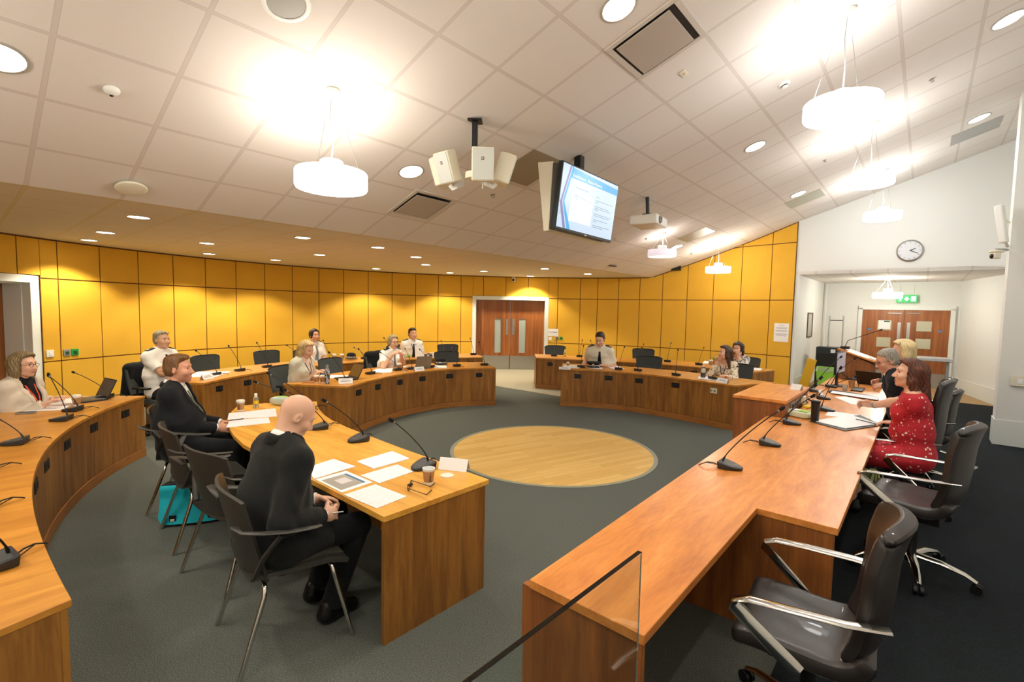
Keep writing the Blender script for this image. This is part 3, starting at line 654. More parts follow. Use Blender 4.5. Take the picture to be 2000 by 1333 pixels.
m = MB(); abx(m, 6.86, 6.98, 1.07, 1.116, .77, .865); m.build('plug', mCREAM, t, world=True, bevel=.006)
# ================================================================== chairs
def chair_parts_task(t):
    m = MB(); m.shell(lambda u, v: ((u-.5)*.56*(1-.10*(1-v)), -.23-.05*math.sin(PI*u)*.6-.06*v+.05*(v-.4)**2, .56+.37*v-.03*(2*(u-.5))**6*v), 12, 10, .022); m.build('backrest', mMESH, t, smooth=60)
    fr = [((u-.5)*.55, -.285-.03*math.sin(PI*u), .94-.03*(2*(u-.5))**6) for u in np.linspace(0, 1, 13)]
    m = MB(); m.tube(fr, .012, 8); m.build('top_rail', mBLACK, t)
    m = MB(); m.shell(lambda u, v: ((u-.5)*.5, -.22+.48*v, .475-.02*math.cos(PI*(u-.5))-.03*max(0, v-.8)*3), 10, 10, .06); m.build('seat', mMESH, t, smooth=60)
    for s_ in (-1, 1):
        m = MB(); m.tube([(s_*.22, -.1, .44), (s_*.3, -.06, .46), (s_*.31, -.04, .66)], .017, 8)
        m.box((s_*.31, .03, .675), (.07, .26, .028)); m.build('armrest', mBLACK, t, bevel=.008)
    m = MB(); m.tube([(0, -.12, .44), (0, -.27, .5), (0, -.29, .62)], .03, 8, flat=.5); m.build('back_stem', mBLACK, t)
    m = MB(); m.cyl((0, 0, .08), (0, 0, .44), .03, .028, 14); m.build('gas_column', mBLACK, t)
    for k in range(5):
        a = 2*PI*k/5+.3; m = MB(); e_ = np.array([math.cos(a), math.sin(a), 0])
        m.tube([e_*.02+UP*.1, e_*.16+UP*.09, e_*.3+UP*.065], [.026, .022, .016], 8); m.ball(e_*.3+UP*.03, (.028, .028, .03), 10, 8); m.build('base_arm', mBLACK, t)
CG = 'charcoal task chairs behind the curved desks'
task0 = thing('task_chair', 'proto', 'chair'); chair_parts_task(task0); used = [False]
def task(a, R, label, twist=0):
    p = pol(a, R); rz = face(M0-p)+twist
    if not used[0]:
        used[0] = True; task0.matrix_basis = Matrix.Translation((float(p[0]), float(p[1]), 0))@Matrix.Rotation(rz, 4, 'Z'); tag(task0, label, 'chair', CG); return task0
    return dup(task0, (*p, 0), rz, label, CG)
for a, R, lb, tw in ((159.3, 6.25, 'empty charcoal chair behind outer left desk, just right of officer with crossed arms', 0), (148.4, 6.25, 'empty charcoal chair behind outer left desk, second from the crossed-arms officer', 0), (121.5, 6.25, 'empty charcoal chair behind two lidded cups on the outer left desk', 0), (110.1, 6.2, 'empty charcoal chair nearest the entrance door on outer left row', 0),
                     (149.2, 4.15, 'empty charcoal chair at inner left desk behind the open laptop of blonde woman', .1), (116.2, 4.2, 'empty charcoal chair at inner left desk behind the bowler police hat', 0), (84.8, 6.1, 'empty charcoal chair at outer right desk beside the hand gel bottle', 0), (64.6, 6.2, 'empty charcoal chair behind outer right desk, right of officer in ivory shirt', 0), (58.4, 4.2, 'empty charcoal chair at inner right desk next to officer in ivory shirt', 0)): task(a, R, lb, tw)
# occupied task chairs are placed with the people (section below)
def exec_chair(t, tall=0):
    prof = [(.24, .49), (.16, .505), (.0, .495), (-.14, .49), (-.22, .53), (-.26, .64), (-.28, .79), (-.29, .94), (-.315, 1.05), (-.335, 1.10)]
    P_ = np.array(prof); P_[5:, 1] += tall*(P_[5:, 1]-.53)/.57; tt = np.linspace(0, 1, len(prof))
    def cur(v): return np.interp(v, tt, P_[:, 0]), np.interp(v, tt, P_[:, 1])
    def back(u, v):
        y, z = cur(.46+.54*v); wd = .52*(1-.16*max(0, v-.55)/.45-.1*(1-v)); x = (u-.5)*wd; return (x, y+.07*(2*(u-.5))**2, z-.03*(2*(u-.5))**4*(v > .85))
    m = MB(); m.shell(back, 14, 18, .06); m.build('backrest', mLEATH, t, smooth=75, sub=1)
    def seat(u, v):
        y, z = cur(.5*v); x = (u-.5)*.54; return (x, y+(.06 if v == 0 else 0)*0, z+.02*(2*(u-.5))**2)
    m = MB(); m.shell(seat, 12, 10, .075); m.build('seat', mLEATH, t, smooth=75, sub=1)
    for s_ in (-1, 1):
        pth = [(s_*.27, -.29, .755), (s_*.305, -.16, .745), (s_*.32, .02, .735), (s_*.325, .16, .725), (s_*.325, .215, .705), (s_*.32, .215, .675), (s_*.315, .16, .63), (s_*.30, .06, .545), (s_*.28, -.02, .475)]
        m = MB(); m.tube(pth, .029, 10, flat=.32, up=(0, .3, 1)); m.build('armrest', mCHROME, t, smooth=70)
    m = MB(); m.box((0, -.04, .435), (.3, .3, .05)); m.cyl((0, -.03, .08), (0, -.03, .42), .032, .027, 16); m.build('mechanism', mBLACK, t, bevel=.004)
    for k in range(5):
        a = 2*PI*k/5+.95; m = MB(); e_ = np.array([math.cos(a), math.sin(a), 0]); o_ = np.array([0, -.03, 0])
        m.tube([o_+e_*.02+UP*.13, o_+e_*.16+UP*.125, o_+e_*.28+UP*.1, o_+e_*.34+UP*.07], [.03, .026, .02, .016], 10, flat=.7); arm = m.build('base_arm', mCHROME, t)
        m = MB(); c = o_+e_*.34+UP*.032; s2 = np.array([-math.sin(a), math.cos(a), 0])
        for k2 in (-1, 1): m.cyl(c+s2*.008*k2, c+s2*.026*k2, .03, n=14)
        m.build('castor', mBLACK, arm)
EG = 'black leather swivel armchairs at the dais desk'
ex0 = thing('leather_swivel_chair', 'nearest black leather swivel armchair with chrome arms at right foreground', 'chair', AB(2.40, .33), face(N3-.05*E3), EG); exec_chair(ex0)
ex2 = dup(ex0, AB(4.56, .01), face(N3+.18*E3), 'second black leather swivel armchair, empty, behind the red-dressed woman', EG); ex2.matrix_basis = ex2.matrix_basis@Matrix.Scale(1.06, 4)
exw = thing('leather_swivel_chair', 'high-backed black leather swivel armchair the red-dressed woman sits on', 'chair', AB(5.95, .10), face(N3+.05*E3), EG); exec_chair(exw, .22)
dup(ex0, AB(7.2, -.02), face(N3), 'black leather swivel armchair under the grey-haired man in suit', EG)
dup(ex0, AB(8.45, -.02), face(N3), 'black leather swivel armchair under the pale blonde woman', EG)
def leg_chair(t):
    def bk(u, v):
        x = (u-.5)*(.50+.06*v); yy = -.235-.10*v+.075*(2*(u-.5))**2*(1-.2*v)
        return (x, yy,   .475+.45*v-.02*(2*(u-.5))**4)
    m = MB(); m.shell(bk, 14, 14, .016); m.build('backrest', mSHELL, t, smooth=70)
    m = MB(); m.shell(lambda u, v: ((u-.5)*.5, -.24+.5*v, .455+.035*(2*(u-.5))**2*(1-v)-.03*max(0, v-.8)*4), 10, 10, .022); m.build('seat_shell', mSHELL, t, smooth=70)
    m = MB(); m.shell(lambda u, v: ((u-.5)*.45, -.19+.43*v, .482-.03*max(0, v-.8)*4), 8, 8, .03); m.build('seat_pad', mSEATF, t, smooth=70)
    for s_ in (-1, 1):
        pth = [(s_*.25, -.29, .77), (s_*.29, -.312, .80), (s_*.345, -.318, .81), (s_*.38, -.30, .80), (s_*.385, -.21, .775), (s_*.375, -.1, .748), (s_*.365, -.02, .735), (s_*.36, .04, .728), (s_*.357, .075, .727)]
        m = MB(); m.tube(pth, [.018, .022, .026, .028, .028, .027, .026, .024, .016], 10, flat=.3, up=(0, .2, 1)); m.build('armrest', mSHELL, t, smooth=70)
        m = MB(); m.tube([(s_*.375, -.12, .745), (s_*.31, -.19, .62), (s_*.25, -.22, .5)], [.028, .026, .024], 8, flat=.5); m.build('arm_bracket', mSHELL, t, smooth=70)
        for y0, y1 in ((-.17, -.31), (.17, .27)):
            m = MB(); m.tube([(s_*.1, y0, .435), (s_*.2, y0, .435), (s_*.235, y0*1.02, .42), (s_*.25, y0*1.06, .38), (s_*.29, y1, .0)], .0125, 10); m.build('leg', mCHROME, t, smooth=60)
LG = 'dark four-legged armchairs along the witness table'
lc0 = thing('armchair', 'dark four-legged armchair the bald man sits on in left foreground', 'chair', (-1.27, 2.68, 0), face(np.array([.76, .65])), LG); leg_chair(lc0)
dup(lc0, (-1.865, 3.344, 0), face(E3+.15*N3), 'empty dark four-legged armchair hidden mostly behind the bald man', LG)
dup(lc0, (-2.46, 3.885, 0), face(E3*1-.1*N3), 'empty dark four-legged armchair with turquoise bag beneath it', LG)
dup(lc0, (-3.0, 4.5, 0), face(np.array([.93, .36])), 'dark four-legged armchair under man in black suit with olive tie', LG)
# glass screen beside the camera
t = thing('glass_screen', 'clear glass balustrade panel in the bottom foreground before the dais desk', 'glass screen', (.17, 1.24, 0))
q0, q1 = P(1250, 1077, 1.1)[:2], P(890, 1348, 1.1)[:2]; dv = (q1-q0)/np.linalg.norm(q1-q0); q1 = q0+dv*1.1; nv = np.array([-dv[1], dv[0]])*.0075
mGL = mat('clear_glass', 'F2FBF6', .02, trans=1, ior=1.45)
m = MB(); m.prism([q0+nv, q1+nv, q1-nv, q0-nv], .03, 1.1); m.build('glass_pane', mGL, t, world=True, smooth=0, bevel=.001)
m = MB(); m.prism([q0+nv*2+dv*.2, q1+nv*2, q1-nv*2, q0-nv*2+dv*.2], 0, .06); m.build('floor_channel', mSTEEL, t, world=True, smooth=0)
# ================================================================== people (implicit bodies, one continuous surface each)
def V(*a): return np.array(a, float)
def unit(v): return v/(np.linalg.norm(v)+1e-9)
class Field:
    def __init__(s, lo, hi, h):
        s.lo = np.array(lo, float); s.h = h; s.n = np.ceil((np.array(hi)-s.lo)/h).astype(int)+1
        s.D = np.full(s.n, 1., np.float32); s.ax = [(s.lo[i]+h*np.arange(s.n[i])).astype(np.float32) for i in range(3)]
    def sl(s, lo, hi):
        a = np.maximum(np.floor((np.array(lo)-s.lo)/s.h).astype(int), 0); b = np.minimum(np.ceil((np.array(hi)-s.lo)/s.h).astype(int)+1, s.n)
        if (b <= a).any(): return None
        S_ = tuple(slice(i, j) for i, j in zip(a, b)); return S_, s.ax[0][S_[0]][:, None, None], s.ax[1][S_[1]][None, :, None], s.ax[2][S_[2]][None, None, :]
    def put(s, S_, d, k):
        o = s.D[S_]
        if k <= 0: np.minimum(o, d, out=o); return
        h = np.clip(.5+.5*(o-d)/k, 0, 1); s.D[S_] = o+(d-o)*h-k*h*(1-h)
    def rc(s, a, b, r1, r2, k=.03, sq=1., xd=(1, 0, 0), cut=False):
        a = np.array(a, float); b = np.array(b, float); m = max(r1, r2)*max(sq, 1)+k+.03
        q = s.sl(np.minimum(a, b)-m, np.maximum(a, b)+m)
        if q is None: return s
        S_, X, Y, Z = q; ba = b-a; L = ba@ba+1e-9
        t = ((X-a[0])*ba[0]+(Y-a[1])*ba[1]+(Z-a[2])*ba[2])/L; tc = np.clip(t, 0, 1)
        vx = X-(a[0]+tc*ba[0]); vy = Y-(a[1]+tc*ba[1]); vz = Z-(a[2]+tc*ba[2])
        if sq != 1:
            xd = np.array(xd, float); l = (vx*xd[0]+vy*xd[1]+vz*xd[2])*(1/sq-1); vx = vx+l*xd[0]; vy = vy+l*xd[1]; vz = vz+l*xd[2]
        d = np.sqrt(vx*vx+vy*vy+vz*vz)-(r1+(r2-r1)*tc)
        if cut: d = np.maximum(d, (t-1)*math.sqrt(L))
        s.put(S_, d.astype(np.float32), k); return s
    def el(s, c, r, R=None, k=.02, neg=False):
        c = np.array(c, float); r = np.array(r if hasattr(r, '__len__') else [r]*3, float); m = r.max()+k+.03
        q = s.sl(c-m, c+m)
        if q is None: return s
        S_, X, Y, Z = q; x, y, z = X-c[0], Y-c[1], Z-c[2]
        if R is not None: x, y, z = (R[0, 0]*x+R[1, 0]*y+R[2, 0]*z), (R[0, 1]*x+R[1, 1]*y+R[2, 1]*z), (R[0, 2]*x+R[1, 2]*y+R[2, 2]*z)
        k0 = np.sqrt((x/r[0])**2+(y/r[1])**2+(z/r[2])**2); k1 = np.sqrt((x/r[0]**2)**2+(y/r[1]**2)**2+(z/r[2]**2)**2)+1e-6
        d = (k0*(k0-1)/k1).astype(np.float32)
        if neg:
            o = s.D[S_]; d = -d; h = np.clip(.5-.5*(o-d)/max(k, 1e-4), 0, 1); s.D[S_] = o+(d-o)*h+k*h*(1-h)
        else: s.put(S_, d, k)
        return s
    def grid(s): return s.ax[0][:, None, None], s.ax[1][None, :, None], s.ax[2][None, None, :]
    def mesh(s):
        D_ = s.D; ins = D_ < 0; c = [slice(0, -1), slice(1, None)]
        cnt = sum(ins[c[i], c[j], c[k]].astype(np.int8) for i in (0, 1) for j in (0, 1) for k in (0, 1))
        act = (cnt > 0) & (cnt < 8); idx = np.full(act.shape, -1, np.int32); I = np.argwhere(act); idx[act] = np.arange(len(I))
        acc = np.zeros((len(I), 3)); num = np.zeros(len(I))
        for ax in range(3):
            o1, o2 = [q for q in range(3) if q != ax]
            for p in (0, 1):
                for q in (0, 1):
                    a = I.copy(); a[:, o1] += p; a[:, o2] += q; b = a.copy(); b[:, ax] += 1
                    d0 = D_[a[:, 0], a[:, 1], a[:, 2]].astype(float); d1 = D_[b[:, 0], b[:, 1], b[:, 2]].astype(float)
                    m = (d0 < 0) != (d1 < 0); t = d0/(d0-d1+1e-12*(d0 == d1)); pt = a.astype(float); pt[:, ax] += t; acc[m] += pt[m]; num[m] += 1
        v = s.lo+s.h*acc/num[:, None]; F = []
        for ax in range(3):
            o1, o2 = (ax+1) % 3, (ax+2) % 3
            a = [slice(None)]*3; b = [slice(None)]*3; a[ax] = slice(0, -1); b[ax] = slice(1, None)
            e_ = ins[tuple(a)] != ins[tuple(b)]; e_ = np.argwhere(e_); e_ = e_[(e_[:, o1] > 0) & (e_[:, o2] > 0) & (e_[:, o1] < s.n[o1]-1) & (e_[:, o2] < s.n[o2]-1)]
            g = []
            for p, q in ((1, 1), (0, 1), (0, 0), (1, 0)):
                w_ = e_.copy(); w_[:, o1] -= p; w_[:, o2] -= q; g.append(idx[w_[:, 0], w_[:, 1], w_[:, 2]])
            g = np.stack(g, 1); fl = ~ins[e_[:, 0], e_[:, 1], e_[:, 2]]; g[fl] = g[fl][:, ::-1]; F.append(g)
        return v, np.vstack(F)
    def samp(s, p):
        i = np.clip(((np.array(p)-s.lo)/s.h), 0, s.n-1.001); f = i.astype(int); w_ = i-f; r = 0
        for a in (0, 1):
            for b in (0, 1):
                for c in (0, 1): r += s.D[f[0]+a, f[1]+b, f[2]+c]*(w_[0] if a else 1-w_[0])*(w_[1] if b else 1-w_[1])*(w_[2] if c else 1-w_[2])
        return r
    def hit(s, p, d, far=.5):          # march outwards from inside until the surface
        p = np.array(p, float); d = unit(np.array(d, float)); t = far
        while t > 0:
            if s.samp(p+d*t) < 0: return p+d*t
            t -= s.h*.35
        return p
def fmesh(F, name, mats, parent, smooth=1, matfn=None, T=None):
    v, f = F.mesh()
    if len(f) == 0: return None
    for _ in range(smooth):                 # light Laplacian pass keeps cloth soft
        acc = np.zeros_like(v); n_ = np.zeros(len(v))
        for i in range(4):
            for j in (1, 3): np.add.at(acc, f[:, i], v[f[:, (i+j) % 4]]); np.add.at(n_, f[:, i], 1)
        v = .45*v+.55*acc/np.maximum(n_, 1)[:, None]
    if T is not None: v = v@T[0].T+T[1]
    me = bpy.data.meshes.new(name); me.vertices.add(len(v)); me.vertices.foreach_set('co', v.astype(np.float32).ravel())
    me.loops.add(f.size); me.loops.foreach_set('vertex_index', f.astype(np.int32).ravel()); me.polygons.add(len(f))
    me.polygons.foreach_set('loop_start', np.arange(0, f.size, 4, dtype=np.int32)); me.polygons.foreach_set('loop_total', np.full(len(f), 4, np.int32))
    for m in (mats if isinstance(mats, (list, tuple)) else [mats]): me.materials.append(m)
    if matfn is not None: me.polygons.foreach_set('material_index', matfn(v[f].mean(1)).astype(np.int32))
    me.polygons.foreach_set('use_smooth', np.ones(len(f), bool)); me.update(calc_edges=True); me.validate()
    o = bpy.data.objects.new(name, me); COL.objects.link(o); o.parent = parent; return o
def ik(s, w, l1, l2, pole):
    d = w-s; L = np.linalg.norm(d); L2 = min(L, (l1+l2)*.999); u = d/L; a = (l1*l1-l2*l2+L2*L2)/(2*L2); h = math.sqrt(max(l1*l1-a*a, 0))
    p = pole-u*(pole@u); return s+u*a+unit(p)*h, s+u*L2
def hand(F, w, d, nrm, side, curl, S_, spread=1.):
    d = unit(d); nrm = unit(nrm-d*(nrm@d)); l = np.cross(d, nrm)*side
    R = np.stack([l, d, nrm], 1); F.el(w+d*.045*S_, V(.041, .052, .019)*S_, R, .012)
    for i, (o, ln) in enumerate(zip((.031, .0105, -.0105, -.031), (.070, .078, .072, .057))):
        p = w+(d*.082+l*o)*S_; a = .15+.5*curl+.06*i*curl; dd = unit(d+l*o*4.2*spread)
        for j, fr in enumerate((.44, .31, .25)):
            q = p+(dd*math.cos(a)+nrm*math.sin(a))*ln*fr*S_; F.rc(p, q, (.0098-.0008*j)*S_, (.0092-.001*j)*S_, .004); p = q; a += .15+.85*curl
    b = w+(d*.022+l*.03)*S_; k1 = b+unit(l*.75+d*.65+nrm*.35)*.042*S_; k2 = k1+unit(d*.9+l*.1*(1-curl)+nrm*(.2+.5*curl)-l*.35*curl)*.034*S_
    F.rc(b, k1, .014*S_, .0112*S_, .008); F.rc(k1, k2, .0112*S_, .0088*S_, .004)
def rotmat(yaw, pitch, roll):
    return Rz(yaw)@Rx(-pitch)@np.array([[math.cos(roll), 0, math.sin(roll)], [0, 1, 0], [-math.sin(roll), 0, math.cos(roll)]])
def ring(parent, name, m, c, rx, ry, R, th, flat=2.2, gap=0, n=28, tilt=0):
    pts = []
    for i in range(n+1):
        a = PI/2+gap+(2*PI-2*gap)*i/n; pts.append(c+R@V(rx*math.cos(a), ry*math.sin(a), tilt*math.sin(a)))
    q = MB(); q.tube(pts, th, 8, flat=flat, up=R@V(0, 0, 1)); return q.build(name, m, parent, smooth=70)
def person(label, head, yawdir, lead=.1, side=0, seat=.50, S_=1.05, h=.009, hy=0, hp=0, hr=0, male=True, skin_=None, hairm=None, hstyle='short', wr=None, wl=None, hand_r=None, hand_l=None, cr=.4, cl=.4,
           outfit='suit', topm=None, shirtm=None, tiem=None, belly=0., bust=0., legs=True, kneez=None, polr=None, poll=None, legm=None, stubble=False, glasses=None, brow=None, feet=.40, hd=1.0, width=1.0, shoes=True, skirt=0):
    f2 = unit(np.array([yawdir[0], yawdir[1], 0.])); rz = face(f2); r2 = V(f2[1], -f2[0], 0)
    base = np.array(head, float)-f2*lead-r2*side; base[2] = 0
    t = thing('person', label, 'person', base, rz); L2W = Rz(rz)
    loc = lambda p: (np.array(p, float)-base)@L2W          # world -> local
    Hc = loc(head); X = V(1, 0, 0); skin_ = skin_ or mSK1
    HR = rotmat(hy, hp, hr)
    pel = V(0, 0, seat+.09*S_); N = Hc+V(-.1*Hc[0], -.035-.06*math.sin(hp), -.150+.03*math.sin(hp))*S_
    u = unit(N-pel); f = np.cross(u, X); f = unit(f); xr = np.cross(f, u)
    sw = (.174 if male else .153)*S_*width
    shR, shL = N-u*.06*S_+xr*sw, N-u*.06*S_-xr*sw
    mid = pel+(N-pel)*.42; ch = N-u*.13*S_
    l1, l2 = .30*S_, .265*S_
    wr = loc(wr) if wr is not None else V(.16, .33, .72); wl = loc(wl) if wl is not None else V(-.16, .33, .72)
    eR, wr = ik(shR, wr, l1, l2, V(.3, -.5, -1) if polr is None else V(*polr)); eL, wl = ik(shL, wl, l1, l2, V(-.3, -.5, -1) if poll is None else V(*poll))
    kz = seat+.045 if kneez is None else kneez
    hipR, hipL = pel+V(.095, .02, -.02)*S_, pel-V(.095, -.02, .02)*S_
    knR, knL = V(.13*S_, .46*S_, kz), V(-.13*S_, .46*S_, kz); anR, anL = V(.12*S_, feet*S_, .10), V(-.12*S_, feet*S_+.04, .10)
    allp = np.array([Hc, N, shR, shL, eR, eL, wr, wl, pel, knR, anR, knL]); lo = allp.min(0)-V(.21, .22, .2); hi = allp.max(0)+V(.21, .24, .19); lo[2] = max(lo[2], -.02)
    if not legs: lo[2] = seat-.06
    mk = lambda: Field(lo, hi, h)
    def torso(F, o=0):
        F.el(pel-u*.0, V(.168*(1.0 if male else 1.06)*width, .118+belly*.25, .11)*S_+o, None, .05)
        F.rc(pel, mid, (.108+belly*.35)*S_+o, (.108+belly*.55)*S_+o, .05, 1.36*width)
        F.rc(mid, ch, (.108+belly*.4)*S_+o, .106*S_+o, .05, 1.42*width if male else 1.3*width)
        F.rc(shR-xr*.015, shL+xr*.015, .05*S_+o*.9, .05*S_+o*.9, .04); F.rc(ch, N-u*.075*S_, .1*S_+o, .08*S_+o, .05, 1.55*width)
        F.rc(shR-xr*.035*S_+u*.012, N+xr*.035*S_+u*.012, .049*S_+o, .052*S_+o*.6, .05); F.rc(shL+xr*.035*S_+u*.012, N-xr*.035*S_+u*.012, .049*S_+o, .052*S_+o*.6, .05)
        if bust:
            for s_ in (-1, 1): F.el(ch-u*.045*S_+f*(.085)*S_+xr*s_*.075*S_, V(.066, .062, .062)*S_*(1+bust)+o, None, .045)
        if belly: F.el(mid-u*.03+f*.06*S_, V(.16, .135, .15)*S_*(.8+belly)+o, None, .06)
    def arms(F, o=0, end=1., sides=(1, -1), sl=1.15):
        for sg, sh, el, w_ in ((1, shR, eR, wr), (-1, shL, eL, wl)):
            sh = sh-u*.022*S_-xr*sg*.012*S_
            if end <= 1e-6: continue
            if end >= .5:
                F.rc(sh, el, .051*S_+o*.75, .044*S_+o*sl, .045); e2 = el+(w_-el)*((end-.5)*2); F.rc(el, e2, .044*S_+o*sl, (.03 if o else .029)*S_+o*sl, .02, cut=end < 1)
            else: F.rc(sh, sh+(el-sh)*end*2, .053*S_+o, (.05)*S_+o*1.5, .06, cut=True)
    def legf(F, o=0, end=1.):
        for hp_, kn, an in ((hipR, knR, anR), (hipL, knL, anL)):
            F.rc(hp_, kn, .088*S_+o, .06*S_+o, .05); F.rc(kn, kn+(an-kn)*end, .058*S_+o, .042*S_+o*1.3, .02, cut=o > 0)
    hl = lambda *q: Hc+HR@(V(*q)*S_*hd)
    def headf(F):
        g = S_*hd
        F.el(hl(0, -.014, .034), V(.0765, .098, .091)*g, HR, .02); F.el(hl(0, .03, -.03), V(.062 if male else .058, .066, .082)*g, HR, .03)
        F.rc(hl(-.03, .03, -.065), hl(.03, .03, -.065), .03*g, .03*g, .025); F.rc(hl(0, .04, -.07), hl(0, .074, -.092), .032*g, (.021 if male else .018)*g, .025)
        F.rc(hl(-.034, .076, .034), hl(.034, .076, .034), .014*g, .014*g, .018)
        for s_ in (-1, 1):
            F.el(hl(s_*.031, .094, .012), .0165*g, None, .010, neg=True); F.el(hl(s_*.04, .066, -.022), .026*g, None, .025)
            F.el(hl(s_*.078, -.008, -.002), V(.010, .019, .031)*g, HR@Rz(-s_*.35), .006); F.el(hl(s_*.086, -.004, .002), V(.006, .009, .016)*g, HR, .004, neg=True)
            F.rc(hl(s_*.018, .080, .0245), hl(s_*.045, .070, .022), .0055*g, .005*g, .006); F.rc(hl(s_*.02, .076, .0), hl(s_*.042, .068, .001), .0045*g, .004*g, .006)
        F.rc(hl(0, .084, .024), hl(0, .112, -.024), .0085*g, .0125*g, .012)
        for s_ in (-1, 1): F.el(hl(s_*.011, .102, -.028), .0085*g, None, .006)
        F.rc(hl(-.02, .088, -.056), hl(.02, .088, -.056), .0075*g, .0075*g, .006); F.rc(hl(-.016, .089, -.067), hl(.016, .089, -.067), .0085*g, .0085*g, .006)
        F.rc(hl(0, -.025, -.05), N-f*.005+u*.0, (.055 if male else .047)*g, (.062 if male else .052)*g, .03)
    B = mk(); torso(B); arms(B); headf(B)
    if legs: legf(B)
    dR = unit(wr-eR); dL = unit(wl-eL)
    for w_, dd, hd_, sg, cu in ((wr, dR, hand_r, 1, cr), (wl, dL, hand_l, -1, cl)):
        d_, n_ = (dd, V(0, 0, -1)) if hd_ is None else (L2W.T@unit(np.array(hd_[0], float)) if len(hd_) > 2 else unit(V(*hd_[0])), V(*hd_[1]))
        hand(B, w_, d_, n_, sg, cu, S_)
    if legs:
        for an in (anR, anL): B.rc(an-V(0, .03, .03), an+V(0, .12, -.055), .04, .03, .03)
    lipc = (hl(0, .09, -.061))
    def mf(c):
        q = (c-Hc)@HR/(S_*hd); m = ((q[:, 0]/.026)**2+((q[:, 2]+.0605)/.0115)**2 < 1) & (q[:, 1] > .075); r = np.where(m, 1, 0)
        if stubble: r = np.where(~m & (q[:, 2] < -.042-.25*np.clip(.07-q[:, 1], -.02, 0)) & (q[:, 2] > -.115) & (q[:, 1] > .02), 2, r)
        return r
    body = fmesh(B, 'body', [skin_, mLIPM if male else mLIP, mat('stubbled_skin', 'BC866C', .7)], t, 1, mf)
    # eyes and brows
    for s_ in (-1, 1):
        e_ = MB(); c = hl(s_*.031, .0725, .0125); Rq = HR@Rx(-PI/2+.12*0)
        e_.ball(c, .0122*S_*hd, 14, 12, R=HR@np.array([[1, 0, 0], [0, 0, 1], [0, -1, 0]]), mi=0, pole=(4, 1)); e_.build('eye', [mEYEW, mIRIS], t, smooth=180)
        e_ = MB(); e_.tube([hl(s_*.013, .0905, .034), hl(s_*.03, .0895, .040), hl(s_*.049, .074, .035)], [.0036*S_, .0042*S_, .0025*S_], 6, flat=.5); e_.build('eyebrow', brow or hairm or skin_, t, smooth=70)
    # hair
    if hairm is not None and hstyle != 'bald':
        Hf = Field(V(-.15, -.19, -.36), V(.15, .15, .18), .0055 if h < .008 else .0075); x, y, z = Hf.grid()
        big = .0045 if hstyle in ('short', 'quiff') else .013
        Hf.el(V(0, -.016, .036), V(.0765, .098, .091)+big, None, 0)
        if hstyle == 'quiff': Hf.el(V(.012, .038, .108), V(.058, .045, .027), None, .03)
        if hstyle in ('short', 'quiff'): Hf.el(V(0, -.022, .08), V(.075, .09, .056), None, .02)
        if hstyle in ('long', 'bob', 'longback', 'volume'):
            ln = {'long': -.26, 'bob': -.13, 'longback': -.25, 'volume': -.16}[hstyle]; vol = .008 if hstyle in ('bob', 'volume') else 0
            lb_ = hstyle == 'longback'
            for s_ in (-1, 1):
                Hf.rc(V(s_*.066, -.02, .04), V(s_*.082, -.005, -.06), .036+vol, .034+vol, .03); Hf.rc(V(s_*.082, -.005, -.06), V(s_*(.105 if lb_ else .088), -.05 if lb_ else .012, ln), .034+vol, .026 if lb_ else .02, .03)
            Hf.rc(V(0, -.06, .02), V(0, -.13 if lb_ else -.075, ln), .065, .045 if lb_ else .035, .04, 1.55)
            Hf.el(V(0, .02, .09), V(.072, .075, .045), None, .02)
        if hstyle in ('short', 'quiff', 'bun'): Hf.el(V(0, -.032, -.006), V(.079, .08, .08), None, .02)
        if hstyle == 'bun': Hf.el(V(0, -.115, .03), .042, None, .015); Hf.el(V(0, .0, .07), V(.076, .09, .062), None, .02)
        if hstyle in ('short', 'quiff'): keep = np.maximum(np.minimum(y*.8-(z-.055)*.95, np.maximum(y-.008+np.maximum(0, .022-z)*.7, -(z+.06))) - .022, -(z+.068+y*.15))
        elif hstyle == 'bun': keep = np.maximum(np.minimum(y*.8-(z-.06)*.9, y-.03)-.022, -(z+.055))
        else: keep = np.minimum(y*.85-(z-.062)*.9-.024, np.maximum(y-.035, -(z+.40))) + 0*x
        if hstyle in ('long', 'bob', 'longback', 'volume'): keep = np.maximum(keep, np.where(np.abs(x) < .055, y-.03-np.maximum(z-.05, 0)*1.2, -1)+0*z)
        kk = .016 if hstyle in ('short', 'quiff', 'bun') else .008; hh = np.clip(.5-.5*(Hf.D-keep)/kk, 0, 1); Hf.D = (Hf.D+(keep-Hf.D)*hh+kk*hh*(1-hh)).astype(np.float32)
        ang_ = np.arctan2(x, -y-.0)
        amp = .0035 if hstyle in ('long', 'bob', 'longback', 'volume') else .0018
        Hf.D = Hf.D+(amp*np.sin(26*ang_+18*z+6*np.sin(22*z))).astype(np.float32)
        fmesh(Hf, 'hair', hairm, t, 1, None, ((HR*S_*hd), Hc))
    # clothes
    topm = topm or mSUIT; neck = N+u*.022*S_+f*.004
    tor = mk(); torso(tor, 0)
    if outfit == 'suit' or outfit == 'blazer':
        Fs = mk(); torso(Fs, .007); Fs.D = np.maximum(Fs.D, (-(Fs.grid()[2]-seat-.05)+0*Fs.D)); 
        fmesh(Fs, 'shirt' if outfit == 'suit' else 'top', shirtm or mSHIRT, t, 1)
        J = mk(); torso(J, .02); arms(J, .018, .965); x, y, z = J.grid()
        if skirt: J.el(pel-u*.04+f*.05, V(.19*width, .15, .16)*S_, None, .06); J.rc(hipR+xr*.05, hipR*.55+knR*.45+xr*.03, .10, .085, .06); J.rc(hipL-xr*.05, hipL*.55+knL*.45-xr*.03, .10, .085, .06)
        rel0, rel1, rel2 = x-N[0], y-N[1], z-N[2]
